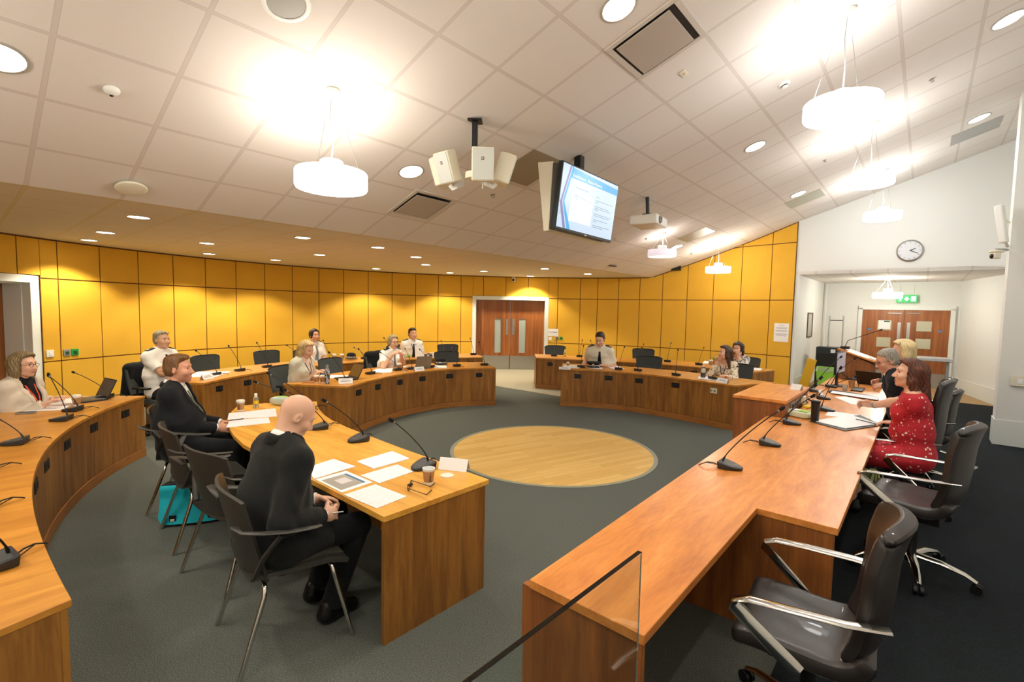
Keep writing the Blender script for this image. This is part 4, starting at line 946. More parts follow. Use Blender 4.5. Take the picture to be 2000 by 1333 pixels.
        al = -(rel0*u[0]+rel1*u[1]+rel2*u[2]); fr = rel0*f[0]+rel1*f[1]+rel2*f[2]; la = rel0*xr[0]+rel1*xr[1]+rel2*xr[2]
        vl = .33*S_; wv = .072*S_*np.clip(1-al/vl, 0, 1)**.9+(.0 if outfit == 'suit' else .018*np.clip(1-(al-.1)/.5, 0, 1))
        cutv = np.maximum(np.abs(la)-wv, -(fr+.0)); J2 = J.D.copy()
        J.D = np.maximum(J.D, -cutv)
        Lp = J2-.007; Lp = np.maximum(Lp, np.maximum(np.abs(la)-wv-.05*S_*np.clip(1-np.abs(al-.11)/.24, .0, 1), -fr)); Lp = np.maximum(Lp, -cutv); J.D = np.minimum(J.D, Lp.astype(np.float32))
        hem = seat-.02-skirt if legs else seat-.05; J.D = np.maximum(J.D, (hem-z)+0*J.D).astype(np.float32)
        J.D += (.0032*np.sin(34*z+11*x+4*np.sin(19*y))*np.sin(21*y+13*x)).astype(np.float32)
        fmesh(J, 'jacket' if outfit == 'suit' else 'blazer', topm, t, 1); J.D = np.minimum(J.D, Fs.D)
        ring(t, 'jacket_collar', topm, neck-f*.012-u*.012, .083*S_, .083*S_, np.stack([xr, f, u], 1), .013, 2.1, .75, tilt=-.02)
        if outfit == 'suit':
            ring(t, 'shirt_collar', shirtm or mSHIRT, neck+u*.012, .066*S_, .068*S_, np.stack([xr, f, u], 1), .008, 2.9, .12, tilt=-.022)
            for w_, e_, in ((wr, eR), (wl, eL)):
                q = MB(); d_ = unit(w_-e_); q.cyl(w_-d_*.035, w_-d_*.002, .036*S_, .035*S_, 18); q.build('shirt_cuff', shirtm or mSHIRT, t)
    elif outfit in ('uniform', 'blouse', 'dress'):
        end = {'uniform': .36, 'blouse': .93, 'dress': .15}[outfit]
        J = mk(); torso(J, .013); arms(J, .014, end, sl=1.1); x, y, z = J.grid()
        if outfit == 'dress':
            for hp_, kn in ((hipR, knR), (hipL, knL)): J.rc(hp_, kn+V(0, .03, -.0), .105*S_, .088*S_, .07)
            J.rc((hipR+hipL)/2, (knR+knL)/2, .10*S_, .085*S_, .06); J.rc((knR+knL)/2+V(0, .02, 0), (knR+knL)/2+V(0, .03, -.2), .09, .10, .06, 1.6)
        J.D = J.D+(.0035*np.sin(30*z+9*x)*np.sin(25*x+14*y+3*np.sin(12*z))).astype(np.float32)
        if outfit == 'dress' or outfit == 'blouse':
            rel = (x-N[0])*u[0]+(y-N[1])*u[1]+(z-N[2])*u[2]; J.D = np.maximum(J.D, (rel-.006+.0*x)).astype(np.float32)
            sp_ = N+f*.075*S_+u*.02; J.el(sp_, V(.06, .09, .075)*S_, None, .01, neg=True)
        fmesh(J, {'uniform': 'uniform_shirt', 'blouse': 'blouse', 'dress': 'dress'}[outfit], topm, t, 1)
        if outfit == 'uniform':
            ring(t, 'shirt_collar', topm, neck+u*.006, .068*S_, .07*S_, np.stack([xr, f, u], 1), .009, 2.6, .14, tilt=-.024)
            for s_, sh in ((1, shR), (-1, shL)):
                q = MB(); c = J.hit(sh-xr*s_*.045*S_-u*.02, u, .2)+u*.006; Rm = np.stack([xr, f, u], 1)@np.array([[math.cos(.28*s_), 0, math.sin(.28*s_)], [0, 1, 0], [-math.sin(.28*s_), 0, math.cos(.28*s_)]])
                q.box(c, (.115*S_, .058*S_, .012), Rm); ep = q.build('epaulette', mBLKTIE, t, bevel=.004)
                q = MB(); q.box(c+Rm@V(s_*.03, 0, .007), (.022, .03, .005), Rm); q.build('rank_badge', mat('silver_badge', 'CFCFC6', .35, .3), ep, smooth=0)
            if bust == 0 and male:
                for s_ in (-1, 1):
                    o_ = ch-u*.0+xr*s_*.075*S_; p_ = J.hit(o_, f, .3); q = MB(); q.box(p_+f*.002, (.085*S_, .008, .024*S_), np.stack([xr, f, u], 1)); q.build('chest_pocket', topm, t, bevel=.003)
    if tiem is not None:
        src = Fs if outfit == 'suit' else J; pts = []
        wd = []
        for i in range(9):
            a = N+u*.0-u*(.045+.04*i)*S_; p_ = src.hit(a, f, .32); pts.append(p_+f*.004); wd.append((.017 if i == 0 else .014+.0042*min(i, 6))*S_)
        q = MB(); q.tube(pts, wd, 8, flat=.22, up=f); q.build('tie', tiem, t, smooth=70)
    if legs:
        if outfit != 'dress':
            Lf = mk(); Lf.el(pel, V(.175, .13, .105)*S_, None, .05); legf(Lf, .013, 1.03); x, y, z = Lf.grid(); Lf.D = np.maximum(Lf.D, (z-seat-.17)+0*Lf.D).astype(np.float32)
            fmesh(Lf, 'trousers', legm or mTROU, t, 1)
        if shoes:
            for an in (anR, anL):
                Sf = Field(an-V(.08, .12, .13), an+V(.08, .24, .08), .007); Sf.rc(an-V(0, .045, .05), an+V(0, .13, -.062), .047, .042, .03, 1.0); Sf.rc(an-V(0, .03, .0), an-V(0, .02, .05), .046, .05, .03)
                zz = Sf.grid()[2]; Sf.D = np.maximum(Sf.D, (.004-zz)+0*Sf.D).astype(np.float32); fmesh(Sf, 'shoe', mat('black_shoe_leather', '101011', .3), t, 1)
    if glasses is not None:
        gm = mat('spectacle_frame', '1B1716', .35); gt = MB(); off = V(0, 0, 0) if glasses == 'eyes' else V(0, -.035, .095)
        for s_ in (-1, 1):
            c = V(s_*.032, .100, .008)+off; gt.tube([hl(*(c+V(.023*math.cos(a), 0, .0165*math.sin(a)))) for a in np.linspace(0, 2*PI, 17)], .0018*S_, 6)
            gt.tube([hl(*(V(s_*.055, .096, .012)+off)), hl(*(V(s_*.079, .05, .014)+off*.7)), hl(*(V(s_*.083, -.01, .008)+off*.3))], .0017*S_, 6)
        gt.tube([hl(*(V(-.009, .103, .012)+off)), hl(*(V(.009, .103, .012)+off))], .0017*S_, 6); gt.build('spectacles', gm, t, smooth=70)
    t['_'] = 0; del t['_']
    info = dict(t=t, loc=loc, N=N, u=u, f=f, xr=xr, ch=ch, src=J if outfit != 'none' else tor, wr=wr, wl=wl, base=base, rz=rz, J=J, hl=hl, S=S_, eR=eR, eL=eL, L2W=L2W)
    return info
def lanyard(I, m, drop=.27, badge=True):
    q = MB(); N, u, f, xr, J, S_ = (I[k] for k in ('N', 'u', 'f', 'xr', 'J', 'S'))
    pts = []
    for s_ in (-1, 1):
        row = [N+xr*s_*.062*S_+u*.012-f*.01]
        for i in range(1, 7):
            k = i/6; a = N-u*drop*k*S_+xr*s_*.06*(1-k)*S_; p_ = J.hit(a, f, .32); row.append(p_+f*.006)
        q.tube(row, .0075*S_, 6, flat=.25, up=f); pts = row
    q.build('lanyard', m, I['t'], smooth=70)
    if badge:
        q = MB(); q.box(pts[-1]-u*.045+f*.006, (.06, .006, .085), np.stack([xr, f, u], 1)); q.build('identity_card', mCARD, I['t'], bevel=.002)
def occ_chair(I, label, back=.02):
    p = I['base']; used[0] = True; fw_ = Rz(I['rz'])@V(0, 1, 0); q = p-fw_*back
    return dup(task0, (q[0], q[1], 0), I['rz'], label, CG)
toM = lambda p: np.array([M0[0]-p[0], M0[1]-p[1], 0])
Hd = lambda x, y, d: D(x, y, d)
# 1 woman in oatmeal blazer
h_ = Hd(46, 714, 5.05); I = person('woman in oatmeal blazer with dark glasses sitting at nearest curved desk, far left', h_, V(1, .1, 0), lead=.07, h=.0075, male=False, hy=.0, hp=.05, skin_=mSK1, hairm=mHASH, hstyle='bob', brow=mHBROWN, wr=P(88, 790, .79), wl=P(104, 780, .79), outfit='blazer', topm=mBLAZ, shirtm=mTOPB, bust=.12, glasses='eyes', cr=.25, cl=.25, width=1.12, belly=.05)
lanyard(I, mat('red_orange_lanyard', 'D8472C', .6)); occ_chair(I, 'charcoal chair under woman in oatmeal blazer')
# 2 man in black suit
h_ = Hd(349, 722, 4.42); I = person('man in black suit and olive tie seated sideways at the witness table, hands folded', h_, V(.95, .32, 0), lead=.0, h=.0065, hy=-.08, hp=.02, skin_=mSK2, hairm=mHGINGER, hstyle='quiff', wr=P(424, 836, .70), wl=P(432, 826, .70), hand_r=((.1, 1, -.1), (-1, .1, -.2)), hand_l=((.2, 1, -.1), (.6, 0, -.8)), cr=.75, cl=.75, outfit='suit', topm=mSUIT2, tiem=mGRNTIE, belly=.10, width=1.1, skirt=.04, stubble=True, seat=.49, feet=.42)
# 3 bald man
h_ = Hd(579, 814, 2.78); I = person('bald man in charcoal suit seen from behind, writing at the witness table, head bowed', h_, E3+.0*N3, lead=.17, h=.0055, hy=-.25, hp=.62, skin_=mSK1, hairm=None, hstyle='bald', brow=mHBROWN, wr=P(632, 1008, .70), wl=P(618, 975, .71), hand_r=((-.25, 1, -.15), (-1, -.1, -.3)), hand_l=((.45, 1, -.2), (.5, 0, -1)), cr=.8, cl=.55, outfit='suit', topm=mSUIT, seat=.485, width=1.16, belly=.05, feet=.30, skirt=.08, S_=1.05, hd=.93)
BMI = I
# 4 officer with crossed arms
h_ = Hd(316, 665, 6.95); I = person('officer in white uniform shirt with crossed arms and glasses pushed up on head', h_, V(.95, -.2, 0), lead=.03, h=.008, hy=.0, hp=.0, skin_=mSK3, hairm=mHFAIR, wr=h_+V(.27, .05, -.41), wl=h_+V(.25, -.17, -.36), polr=(1, .1, -.8), poll=(-1, .1, -.8), hand_r=((-1, -.1, -.1), (0, -1, 0)), hand_l=((1, -.1, -.2), (0, -1, 0)), outfit='uniform', topm=mUNIF, tiem=mBLKTIE, glasses='head', width=1.1, belly=.06)
occ_chair(I, 'charcoal chair with black jacket over it, under officer with crossed arms')
OAI = I
# 5 blonde woman in pale blazer
h_ = Hd(598, 683, 7.3); I = person('woman with long blonde hair in pale grey blazer looking down beside two paper cups', h_, V(.98, -.25, 0), lead=.14, h=.008, male=False, hy=-.05, hp=.42, skin_=mSK1, hairm=mHBLON, hstyle='long', brow=mHASH, wr=P(612, 733, .82), wl=P(622, 727, .84), outfit='blazer', topm=mBLAZ2, shirtm=mPINK, bust=.15, cr=.35, cl=.35, width=1.06)
lanyard(I, mat('dark_lanyard', '3A3030', .6), badge=False); occ_chair(I, 'charcoal chair under woman with long blonde hair')
# 6 officer woman behind
h_ = Hd(614, 656, 9.95); I = person('officer woman in white uniform shirt with tied-back dark hair, behind the blonde woman', h_, toM(h_), lead=.05, h=.009, male=False, hy=.05, skin_=mSK3, hairm=mHDARK, hstyle='bun', wr=P(600, 706, .78), wl=P(640, 703, .78), outfit='uniform', topm=mUNIF, tiem=mat('grey_check_cravat', '7B868C', .8), bust=.1, width=1.02)
occ_chair(I, 'charcoal chair under officer woman with tied-back dark hair')
# 7 officer woman speaking
h_ = Hd(768, 669, 9.15); I = person('officer woman in white uniform shirt with glasses speaking and gesturing at inner desk', h_, toM(h_)+V(.6, 0, 0), lead=.2, h=.008, male=False, hy=-.1, hp=.08, skin_=mSK1, hairm=mHFAIR, hstyle='bun', wr=D(766, 694, 8.85), wl=D(783, 694, 8.9), polr=(.5, -.2, -1), poll=(-.5, -.2, -1), hand_r=((-.3, .6, .5), (-.6, 0, -.5)), hand_l=((.2, .7, .4), (.5, 0, -.5)), outfit='uniform', topm=mUNIF, tiem=mat('grey_check_cravat', '7B868C', .8), bust=.12, glasses='eyes', width=1.1, belly=.05)
occ_chair(I, 'charcoal chair with black jacket on its back under the speaking officer woman'); OSI = I
# 8 officer man at rear
h_ = Hd(806, 653, 11.1); I = person('dark-haired officer man in white uniform shirt and black tie, rear row left of entrance', h_, toM(h_)+V(.3, 0, 0), lead=.08, h=.009, hy=.05, skin_=mSK1, hairm=mHDARK, hstyle='quiff', wr=P(806, 691, .80), wl=P(846, 691, .80), outfit='uniform', topm=mUNIF, tiem=mBLKTIE, S_=1.1, width=1.06)
lanyard(I, mat('dark_lanyard', '3A3030', .6), badge=False); occ_chair(I, 'charcoal chair under dark-haired officer man in rear row')
# 9 officer in ivory shirt
h_ = Hd(1172, 664, 9.75); I = person('officer man in ivory uniform shirt and black tie writing with head bowed, right of entrance', h_, toM(h_)+V(.5, 0, 0), lead=.2, h=.008, hy=-.3, hp=.4, skin_=mSK1, hairm=mHDARK, hstyle='short', wr=P(1140, 711, .79), wl=P(1178, 714, .78), outfit='uniform', topm=mCREAMS, tiem=mBLKTIE, S_=1.16, width=1.1)
occ_chair(I, 'charcoal chair under officer man in ivory shirt')
# 10 woman in printed blouse
h_ = Hd(1416, 690, 8.75); I = person('woman in cream printed blouse resting chin on her hand at inner right desk', h_, toM(h_), lead=.2, h=.008, male=False, hy=-.55, hp=-.02, skin_=mSK1, hairm=mHBROWN, hstyle='longback', wr=h_+V(-.13, -.02, -.165), wl=P(1418, 736, .79), polr=(.3, .6, -1), hand_r=((.0, .35, 1), (0, .3, -.5)), cr=.85, cl=.3, outfit='blouse', topm=mBLOUSE, bust=.1)
lanyard(I, mat('dark_lanyard', '3A3030', .6)); occ_chair(I, 'charcoal chair under woman in cream printed blouse')
# 11 woman with hands on face
h_ = Hd(1441, 681, 10.1); I = person('dark-haired woman in black and white blouse covering her face with both hands, far right', h_, toM(h_), lead=.2, h=.008, male=False, hy=0, hp=.25, skin_=mSK1, hairm=mHDARK, hstyle='long', wr=h_+unit(toM(h_))*.13+V(-.06, .05, -.16), wl=h_+unit(toM(h_))*.13+V(.05, -.06, -.16), polr=(.5, .5, -1), poll=(-.5, .5, -1), hand_r=((-.25, .1, 1), (0, -1, 0)), hand_l=((.25, .1, 1), (0, -1, 0)), cr=.2, cl=.2, outfit='blouse', topm=mBLOUS2, bust=.1)
occ_chair(I, 'charcoal chair under woman covering her face')
# 12 grey-haired man
h_ = Hd(1733, 706, 5.45); I = person('grey-haired man in dark suit and glasses writing with a pen at the dais desk', h_, N3-.1*E3, lead=.32, h=.0065, hy=.3, hp=.38, skin_=mSK2, hairm=mHGREY, hstyle='short', wr=P(1690, 758, .79), wl=P(1697, 768, .79), hand_r=((.2, .9, -.1), (-.7, 0, -.7)), hand_l=((.1, 1, -.1), (.6, 0, -.8)), cr=.7, cl=.5, outfit='suit', topm=mNAVY, tiem=mat('striped_pink_tie', 'B98C8C', .6), glasses='eyes', seat=.52, width=1.06, belly=.04); GMI = I
# 13 pale blonde woman
h_ = Hd(1764, 685, 6.5); I = person('woman with pale blonde hair mostly hidden behind the grey-haired man', h_, N3, lead=.2, h=.008, male=False, hy=.2, hp=.2, skin_=mSK1, hairm=mHPALE, hstyle='volume', wr=P(1668, 733, .80), wl=P(1680, 738, .80), outfit='blazer', topm=mNAVY, shirtm=mTOPB, seat=.52, hd=1.08)
# 14 woman in red dress
h_ = Hd(1777, 732, 4.42); I = person('woman with auburn hair in red floral dress speaking at the dais desk', h_, N3-.05*E3, lead=.09, h=.006, male=False, hy=.2, hp=-.06, skin_=mSK1, hairm=mHAUB, hstyle='longback', wr=P(1660, 801, .80), wl=P(1744, 833, .78), hand_r=((.1, 1, .05), (-.8, 0, -.5)), hand_l=((.1, 1, -.05), (0, 0, -1)), cr=.6, cl=.25, outfit='dress', topm=mDRESS, bust=.14, seat=.52, width=1.08, belly=.01, S_=1.07, poll=(-1.3, -.35, -.7))
q = MB(); d_ = unit(I['wr']-I['eR']); q.cyl(I['wr']-d_*.055, I['wr']-d_*.03, .036, n=18); q.build('wristband', mat('grey_wristband', '8C8A86', .5), I['t']); RWI = I
# ================================================================== things on the desks
mMICB = mat('mic_base_charcoal', '2B2D30', .45); mMICT = mat('mic_top_grey', '4A4C4E', .4); mFOAM = mat('mic_foam', '0F1011', .9)
def mic(px, py, d, label, headpx=None, L=.47, lean=.27, z=TZ, cable=True, size=1.0, hang=False):
    p = P(px, py, z); d = unit(V(d[0], d[1], 0)); t = thing('gooseneck_microphone', label, 'microphone', p, face(d), 'gooseneck desk microphones'); s_ = size
    out = [(-.072, -.07), (.072, -.07), (.078, -.05), (.074, .0), (.06, .045), (.038, .08), (.012, .096), (-.012, .096), (-.038, .08), (-.06, .045), (-.074, .0), (-.078, -.05)]
    zt = lambda y: (.052-.2*(y+.07)) if y < .1 else .018
    m = MB(); n = len(out); vs = [(x*s_*.93, y*s_*.93, .001) for x, y in out]+[(x*s_, y*s_, max(.016, zt(y))*s_) for x, y in out]
    m.add(vs, [tuple(range(n-1, -1, -1)), tuple(range(n, 2*n))]+[(i, (i+1) % n, n+(i+1) % n, n+i) for i in range(n)]); m.build('base', mMICB, t, bevel=.006)
    m = MB(); vs = [(x*s_*.78, (y*.78+.006)*s_, (max(.016, zt(y*.78+.006))+.0012)*s_) for x, y in out]; k = [(x, y, z_-.004) for x, y, z_ in vs]
    m.add(k+vs, [tuple(range(n-1, -1, -1)), tuple(range(n, 2*n))]+[(i, (i+1) % n, n+(i+1) % n, n+i) for i in range(n)]); b = m.build('top_plate', mMICT, t, bevel=.002)
    m = MB(); m.ball((0, .045*s_, zt(.045)*s_+.002), (.022*s_, .012*s_, .003), 14, 6); m.build('talk_button', mat('mic_button', '5C5F61', .35), b)
    b0 = V(0, -.045*s_, .047*s_); I_ = Rz(-face(d))
    if headpx is not None:
        w0 = p+Rz(face(d))@b0; r = ray(*headpx); r = r/np.linalg.norm(r); c = CAM-w0; bq = c@r; disc = bq*bq-(c@c-L*L)
        if disc < 0: tt = -bq
        else:
            c1, c2 = -bq-math.sqrt(disc), -bq+math.sqrt(disc); a1, a2 = CAM+c1*r-w0, CAM+c2*r-w0
            tt = c1 if (a1@d + .3*a1[2]) > (a2@d + .3*a2[2]) else c2
        h_ = I_@(CAM+tt*r-p)
    else: h_ = b0+V(.01, lean, math.sqrt(max(L*L-lean*lean, .01))*.95)
    v = h_-b0; mid = b0+v*.38+V(0, 0, .045*np.linalg.norm(v)/.45); q = [b0, b0+V(0, 0, .045), mid, b0+v*.72+V(0, 0, .03), h_]
    tt = np.linspace(0, 1, 14); pts = []
    for a in tt:                         # Bezier through the control points
        w_ = [q[0]*1.0, q[1], q[2], q[3], q[4]]
        while len(w_) > 1: w_ = [w_[i]*(1-a)+w_[i+1]*a for i in range(len(w_)-1)]
        pts.append(w_[0])
    m = MB(); m.tube(pts, [.0075*s_]*2+[.0042*s_]*12, 8); g = m.build('gooseneck', mBLACK, t, smooth=70)
    dd = unit(pts[-1]-pts[-2]); m = MB(); m.cyl(h_-dd*.012, h_+dd*.004, .0075*s_, n=12); m.build('collar', mGREYP, g)
    m = MB(); m.tube([h_+dd*a for a in (0, .004, .012, .034, .042, .046)], [c*s_ for c in (.006, .0105, .0125, .0125, .009, .003)], 12); m.build('mic_head', mFOAM, t, smooth=80)
    if cable:
        m = MB(); m.tube([(.03*s_, -.068*s_, .014), (.04, -.10, .03), (.06, -.14, .03), (.085, -.175, .012), (.09, -.19, .004)], .004, 6)
        m.tube([(.0, -.068*s_, .012), (.03, -.10, .016), (.06, -.14, .026)], .003, 6); m.build('cable', mBLACK, t, smooth=70)
    return t
rad = lambda px, py: -toM(P(px, py, TZ))      # outward, towards the person sitting outside the ring
# left nearest desk
for (x, y), hp_, lb in (((204, 778), (147, 729), 'microphone at far end of the nearest left desk before the open laptop'), ((142, 803), (98, 737), 'microphone behind the paper cup on nearest left desk'), ((120, 822), (97, 735), 'microphone with broad black base in front of the papers on nearest left desk'), ((30, 868), (-55, 795), 'microphone at the left picture edge below the phone on nearest left desk'), ((-42, 925), (-150, 800), 'microphone cut off by left edge, only its upper cable seen on nearest desk'), ((-48, 1003), (-160, 880), 'microphone cut off by left edge, only its middle cable seen on nearest desk'), ((-12, 1110), (-120, 980), 'nearest microphone in left bottom corner with heavy black base')): mic(x, y, rad(x, y), lb, hp_)
# witness table
WD = lambda x, y: V(-.8, -.6, 0)
for (x, y), hp_, d_, lb in (((700, 862), (637, 785), (-.65, -.76), 'microphone with copper-toned head in the middle of witness table'), ((826, 915), (768, 824), (-.65, -.76), 'microphone beside the open paper cup at right end of witness table'), ((624, 838), (560, 764), (-.8, -.5), 'microphone half hidden by the bald head with stem leaning left'), ((582, 806), (503, 748), (-.9, -.3), 'microphone with stem crossing the pale pencil case on the witness table'), ((600, 800), (528, 732), (-.9, -.3), 'microphone hidden behind the bald head, its head before the outer desk')): mic(x, y, d_, lb, hp_)
# inner left desk, outer left desk, right desks
for rows, nm in (([((668, 743), None), ((722, 731), (702, 684)), ((775, 724), (745, 690)), ((802, 722), (792, 683)), ((839, 718), (821, 684)), ((891, 716), (882, 679)), ((945, 714), (936, 671))], 'inner left desk'),
                 ([((419, 733), (385, 687)), ((467, 725), (448, 678)), ((520, 718), (503, 672)), ((592, 712), (562, 676)), ((642, 705), (632, 667)), ((711, 701), (693, 680)), ((766, 699), (751, 662)), ((868, 696), (862, 667)), ((924, 693.5), (919, 663))], 'outer left desk'),
                 ([((1135, 718), None), ((1209, 722.5), (1219, 680)), ((1247, 725), (1253, 682)), ((1322, 734), (1324, 686)), ((1394, 741), (1438, 717))], 'inner right desk'),
                 ([((1082, 696), (1084, 667)), ((1132, 697.5), (1137, 666)), ((1165, 700), (1154, 667)), ((1257, 707), (1257, 674)), ((1304.5, 707.5), (1310, 672)), ((1366, 713), (1374, 681))], 'outer right desk')):
    for i, ((x, y), hp_) in enumerate(rows):
        mic(x, y, rad(x, y), f'gooseneck microphone, {ORD[i]} from the left end of the {nm}', hp_, L=.46)
for (x, y), hp_, lb in (((1424, 915), (1522, 802), 'nearest of the microphones on the dais desk'), ((1502, 870), (1583, 777), 'second nearest microphone on the dais desk'), ((1545, 829), (1600, 742), 'third microphone on dais desk just in front of the wooden cabinet'), ((1613, 803), (1640, 722), 'microphone behind the black flask and red-dressed woman\'s hand'), ((1607, 780), (1668, 737), 'microphone before grey-haired man, its head near the laptop'), ((1622, 757), (1667, 703), 'far microphone with arched stem near the monitor'), ((1592, 766), (1640, 700), 'far microphone at front side of dais desk by the green bin')): mic(x, y, -N3, lb, hp_, L=.5)
# ------------------------------------------------------------------ papers
def sheet(px, label, m=None, z=TZ+.001, th=.0022, name='paper_sheet', cat='paper'):
    q = [P(x, y, z) for x, y in px]; c = np.mean(q, axis=0); t = MB(); t.prism([v-c for v in q], 0, th)
    o = t.build(name, m or mPAPT, None, smooth=0); o.location = [float(v) for v in c]; return tag(o, label, cat)
sheet([(600, 915), (651, 898), (694, 912.5), (613, 937)], 'blank white paper stack next to the bald man\'s shoulder', mPAP, th=.005)
sheet([(697, 903), (766, 883), (800, 897), (730, 917)], 'white paper stack farthest along witness table near the microphone', mPAP, th=.006)
sheet([(704, 929.6), (775.5, 908), (807.7, 921.7), (741, 944.7)], 'printed letter page left of the open paper cup')
sheet([(671.5, 967.4), (733, 947), (794.4, 970.5), (736, 994)], 'printed page nearest the camera on the witness table')
n = NT('slide_print'); tc = n.n('ShaderNodeTexCoord'); sx = n.n('ShaderNodeSeparateXYZ', Vector=n.obj((1, 1, 1), (0, 0, -RZ)))
n.set(Base9Color=lin('A9A7A0'), Roughness=.3); mSLP = n.m
o = sheet([(615.7, 937.5), (676, 920.8), (728, 943), (667.4, 963.3)], 'glossy slide printout with blue stripe in front of the bald man', mPAP)
q4 = [(615.7, 937.5), (676, 920.8), (728, 943), (667.4, 963.3)]
bil = lambda u, v: tuple((1-u)*((1-v)*np.array(q4[0])+v*np.array(q4[3]))+u*((1-v)*np.array(q4[1])+v*np.array(q4[2])))
def subq(parent, quad, m, name, z):
    c = np.array(parent.location); t = MB(); t.prism([P(x, y, z)-c for x, y in quad], z-c[2], z-c[2]+.0006); k = t.build(name, m, None, smooth=0); k.parent = parent
subq(o, [bil(.1, .12), bil(.9, .12), bil(.9, .86), bil(.1, .86)], mSLP, 'slide_picture', TZ+.0034)
subq(o, [bil(.82, .12), bil(.9, .12), bil(.9, .86), bil(.82, .86)], mat('slide_blue', '4F7FA8', .35), 'blue_band', TZ+.0040)
subq(o, [bil(.35, .3), bil(.7, .3), bil(.7, .6), bil(.35, .6)], mat('slide_pale', 'D6D2D4', .35), 'chart', TZ+.0040)
sheet([(447, 808), (538, 798.4), (541, 814), (444, 820.6)], 'open printed booklet in front of man in black suit')
sheet([(448, 822.6), (524, 816), (528, 826.6), (442, 836)], 'printed pages at table edge under the black-suited man\'s hands')
sheet([(46.5, 804.8), (67.5, 795.8), (139.5, 792.8), (120, 801.8)], 'loose white sheet before the woman in oatmeal blazer')
sheet([(66, 795), (67, 787), (139, 782), (142, 791)], 'thick white open folder under oatmeal-blazer woman\'s hands', mPAP, th=.022)
sheet([(365, 737), (388, 727), (452, 726), (421, 737)], 'white papers in front of the officer with crossed arms', th=.004)
sheet([(610, 707), (614, 703.5), (668, 702.5), (666, 706)], 'white papers in front of the dark-haired officer woman', mPAP, th=.004)
sheet([(641, 739), (647, 733), (681, 734), (676, 741)], 'white papers between patterned bottle and open laptop')
sheet([(722, 729), (735, 721), (768, 719), (764, 728)], 'white papers before the speaking officer woman')
sheet([(848, 719.5), (850, 715), (872, 715.5), (873, 719.5)], 'white notepad in front of the bowler hat at inner left desk', mPAP, th=.012)
sheet([(1099, 718.5), (1102, 713.5), (1135, 714), (1131, 720)], 'pale papers at left end of inner right desk beside the cup', th=.006)
sheet([(1148, 720), (1150, 714), (1178, 715), (1176, 722)], 'white papers under the peaked officer cap')
sheet([(1182, 716), (1205, 715), (1221, 721), (1200, 722)], 'white papers right of the peaked officer cap')
sheet([(1362, 740), (1366, 735), (1412, 739), (1405, 744)], 'white papers in front of the woman in cream printed blouse')
sheet([(1448, 722), (1453, 718), (1489, 721), (1484, 724.5)], 'white papers at right end of the outer right desk', th=.006)
sheet([(1372, 711), (1376, 707), (1386, 708), (1383, 712)], 'crumpled white paper beside the cup of woman covering her face', mPAP, th=.02)
sheet([(1580, 824), (1650, 843), (1724, 832), (1680, 812)], 'dark folder lying open at desk edge before the red-dressed woman', mat('folder_grey', '3C3836', .5), th=.006, name='document_folder', cat='folder')
sheet([(1589, 823), (1652, 838), (1716, 829), (1662, 812)], 'white papers on the dark folder of the red-dressed woman', mPAP, z=TZ+.008, th=.006)
sheet([(1612, 812), (1618, 803), (1700, 814), (1697, 823)], 'white page under the red-dressed woman\'s forearm', mPAP)
sheet([(1617, 767), (1622, 763), (1716, 776), (1716, 783)], 'black ring binder of the grey-haired man', mat('binder_black', '1A1B1D', .4), th=.014, name='ring_binder', cat='binder')
sheet([(1622, 768), (1626, 764), (1716, 776.5), (1714, 782)], 'white printed page in the black ring binder', z=TZ+.016)
sheet([(1630, 776), (1652, 775), (1722, 790), (1716, 796), (1662, 790)], 'loose white page next to the black ring binder', mPAP)
for i, (a, b, lb) in enumerate((((447, 822), (475, 818.5), 'dark pen lying on the black-suited man\'s papers'), ((1672, 819), (1712, 829), 'black pen on the white papers near the red-dressed woman'))):
    p0, p1 = P(*a, TZ+.018), P(*b, TZ+.018); t = thing('pen', lb, 'pen', p0); m = MB(); m.cyl(p0, p1, .0045, n=10); m.build('barrel', mBLACK, t, world=True); m = MB(); m.cyl(p1, p1+unit(p1-p0)*.012, .0045, .001, n=10); m.build('tip', mSTEEL, t, world=True)
# ------------------------------------------------------------------ cups, bottles, cards
def cup(px, py, label, lid=True, s_=1.0, z=TZ, ink=True):
    p = P(px, py, z); t = thing('paper_cup', label, 'cup', p, face(unit(CAM*V(1, 1, 0)-p*V(1, 1, 0))), 'kraft paper coffee cups')
    m = MB(); m.lathe([(.028*s_, 0), (.0295*s_, .012*s_), (.0395*s_, .1*s_), (.041*s_, .103*s_), (.038*s_, .103*s_), (.028*s_, .008)], 28, caps=False); m.lathe([(.001, .006), (.029*s_, .006)], 28, caps=False); m.build('cup_body', mCARD, t)
    m = MB(); m.lathe([(.0306*s_, .016*s_), (.0392*s_, .088*s_)], 28, caps=False); m.build('kraft_sleeve', mKRAFT, t)
    if lid:
        m = MB(); m.lathe([(.043*s_, .098*s_), (.044*s_, .104*s_), (.041*s_, .108*s_), (.038*s_, .118*s_), (.034*s_, .12*s_), (.030*s_, .114*s_)], 28); m.build('lid', mLID, t)
    if ink:
        R = np.stack([V(0, 0, 1), V(1, 0, 0)*-1, V(0, 1, 0)], 1)
        text(t, 'brew.', .026*s_, mINK, (-.012 if not lid else .014, math.sqrt(.0358**2-.013**2)*s_+.001, .053*s_), R, 'printed_word')
    return t
cup(470, 803, 'lidded paper cup on far left corner of witness table by the clear bottle'); cup(837, 945, 'open paper cup without lid at right end of the witness table', False)
cup(150, 793, 'lidded paper cup beside open laptop on nearest left desk'); cup(618, 748, 'left one of the two paper cups by blonde woman', True, .95); cup(630, 748, 'right one of the two paper cups by blonde woman', True, .95)
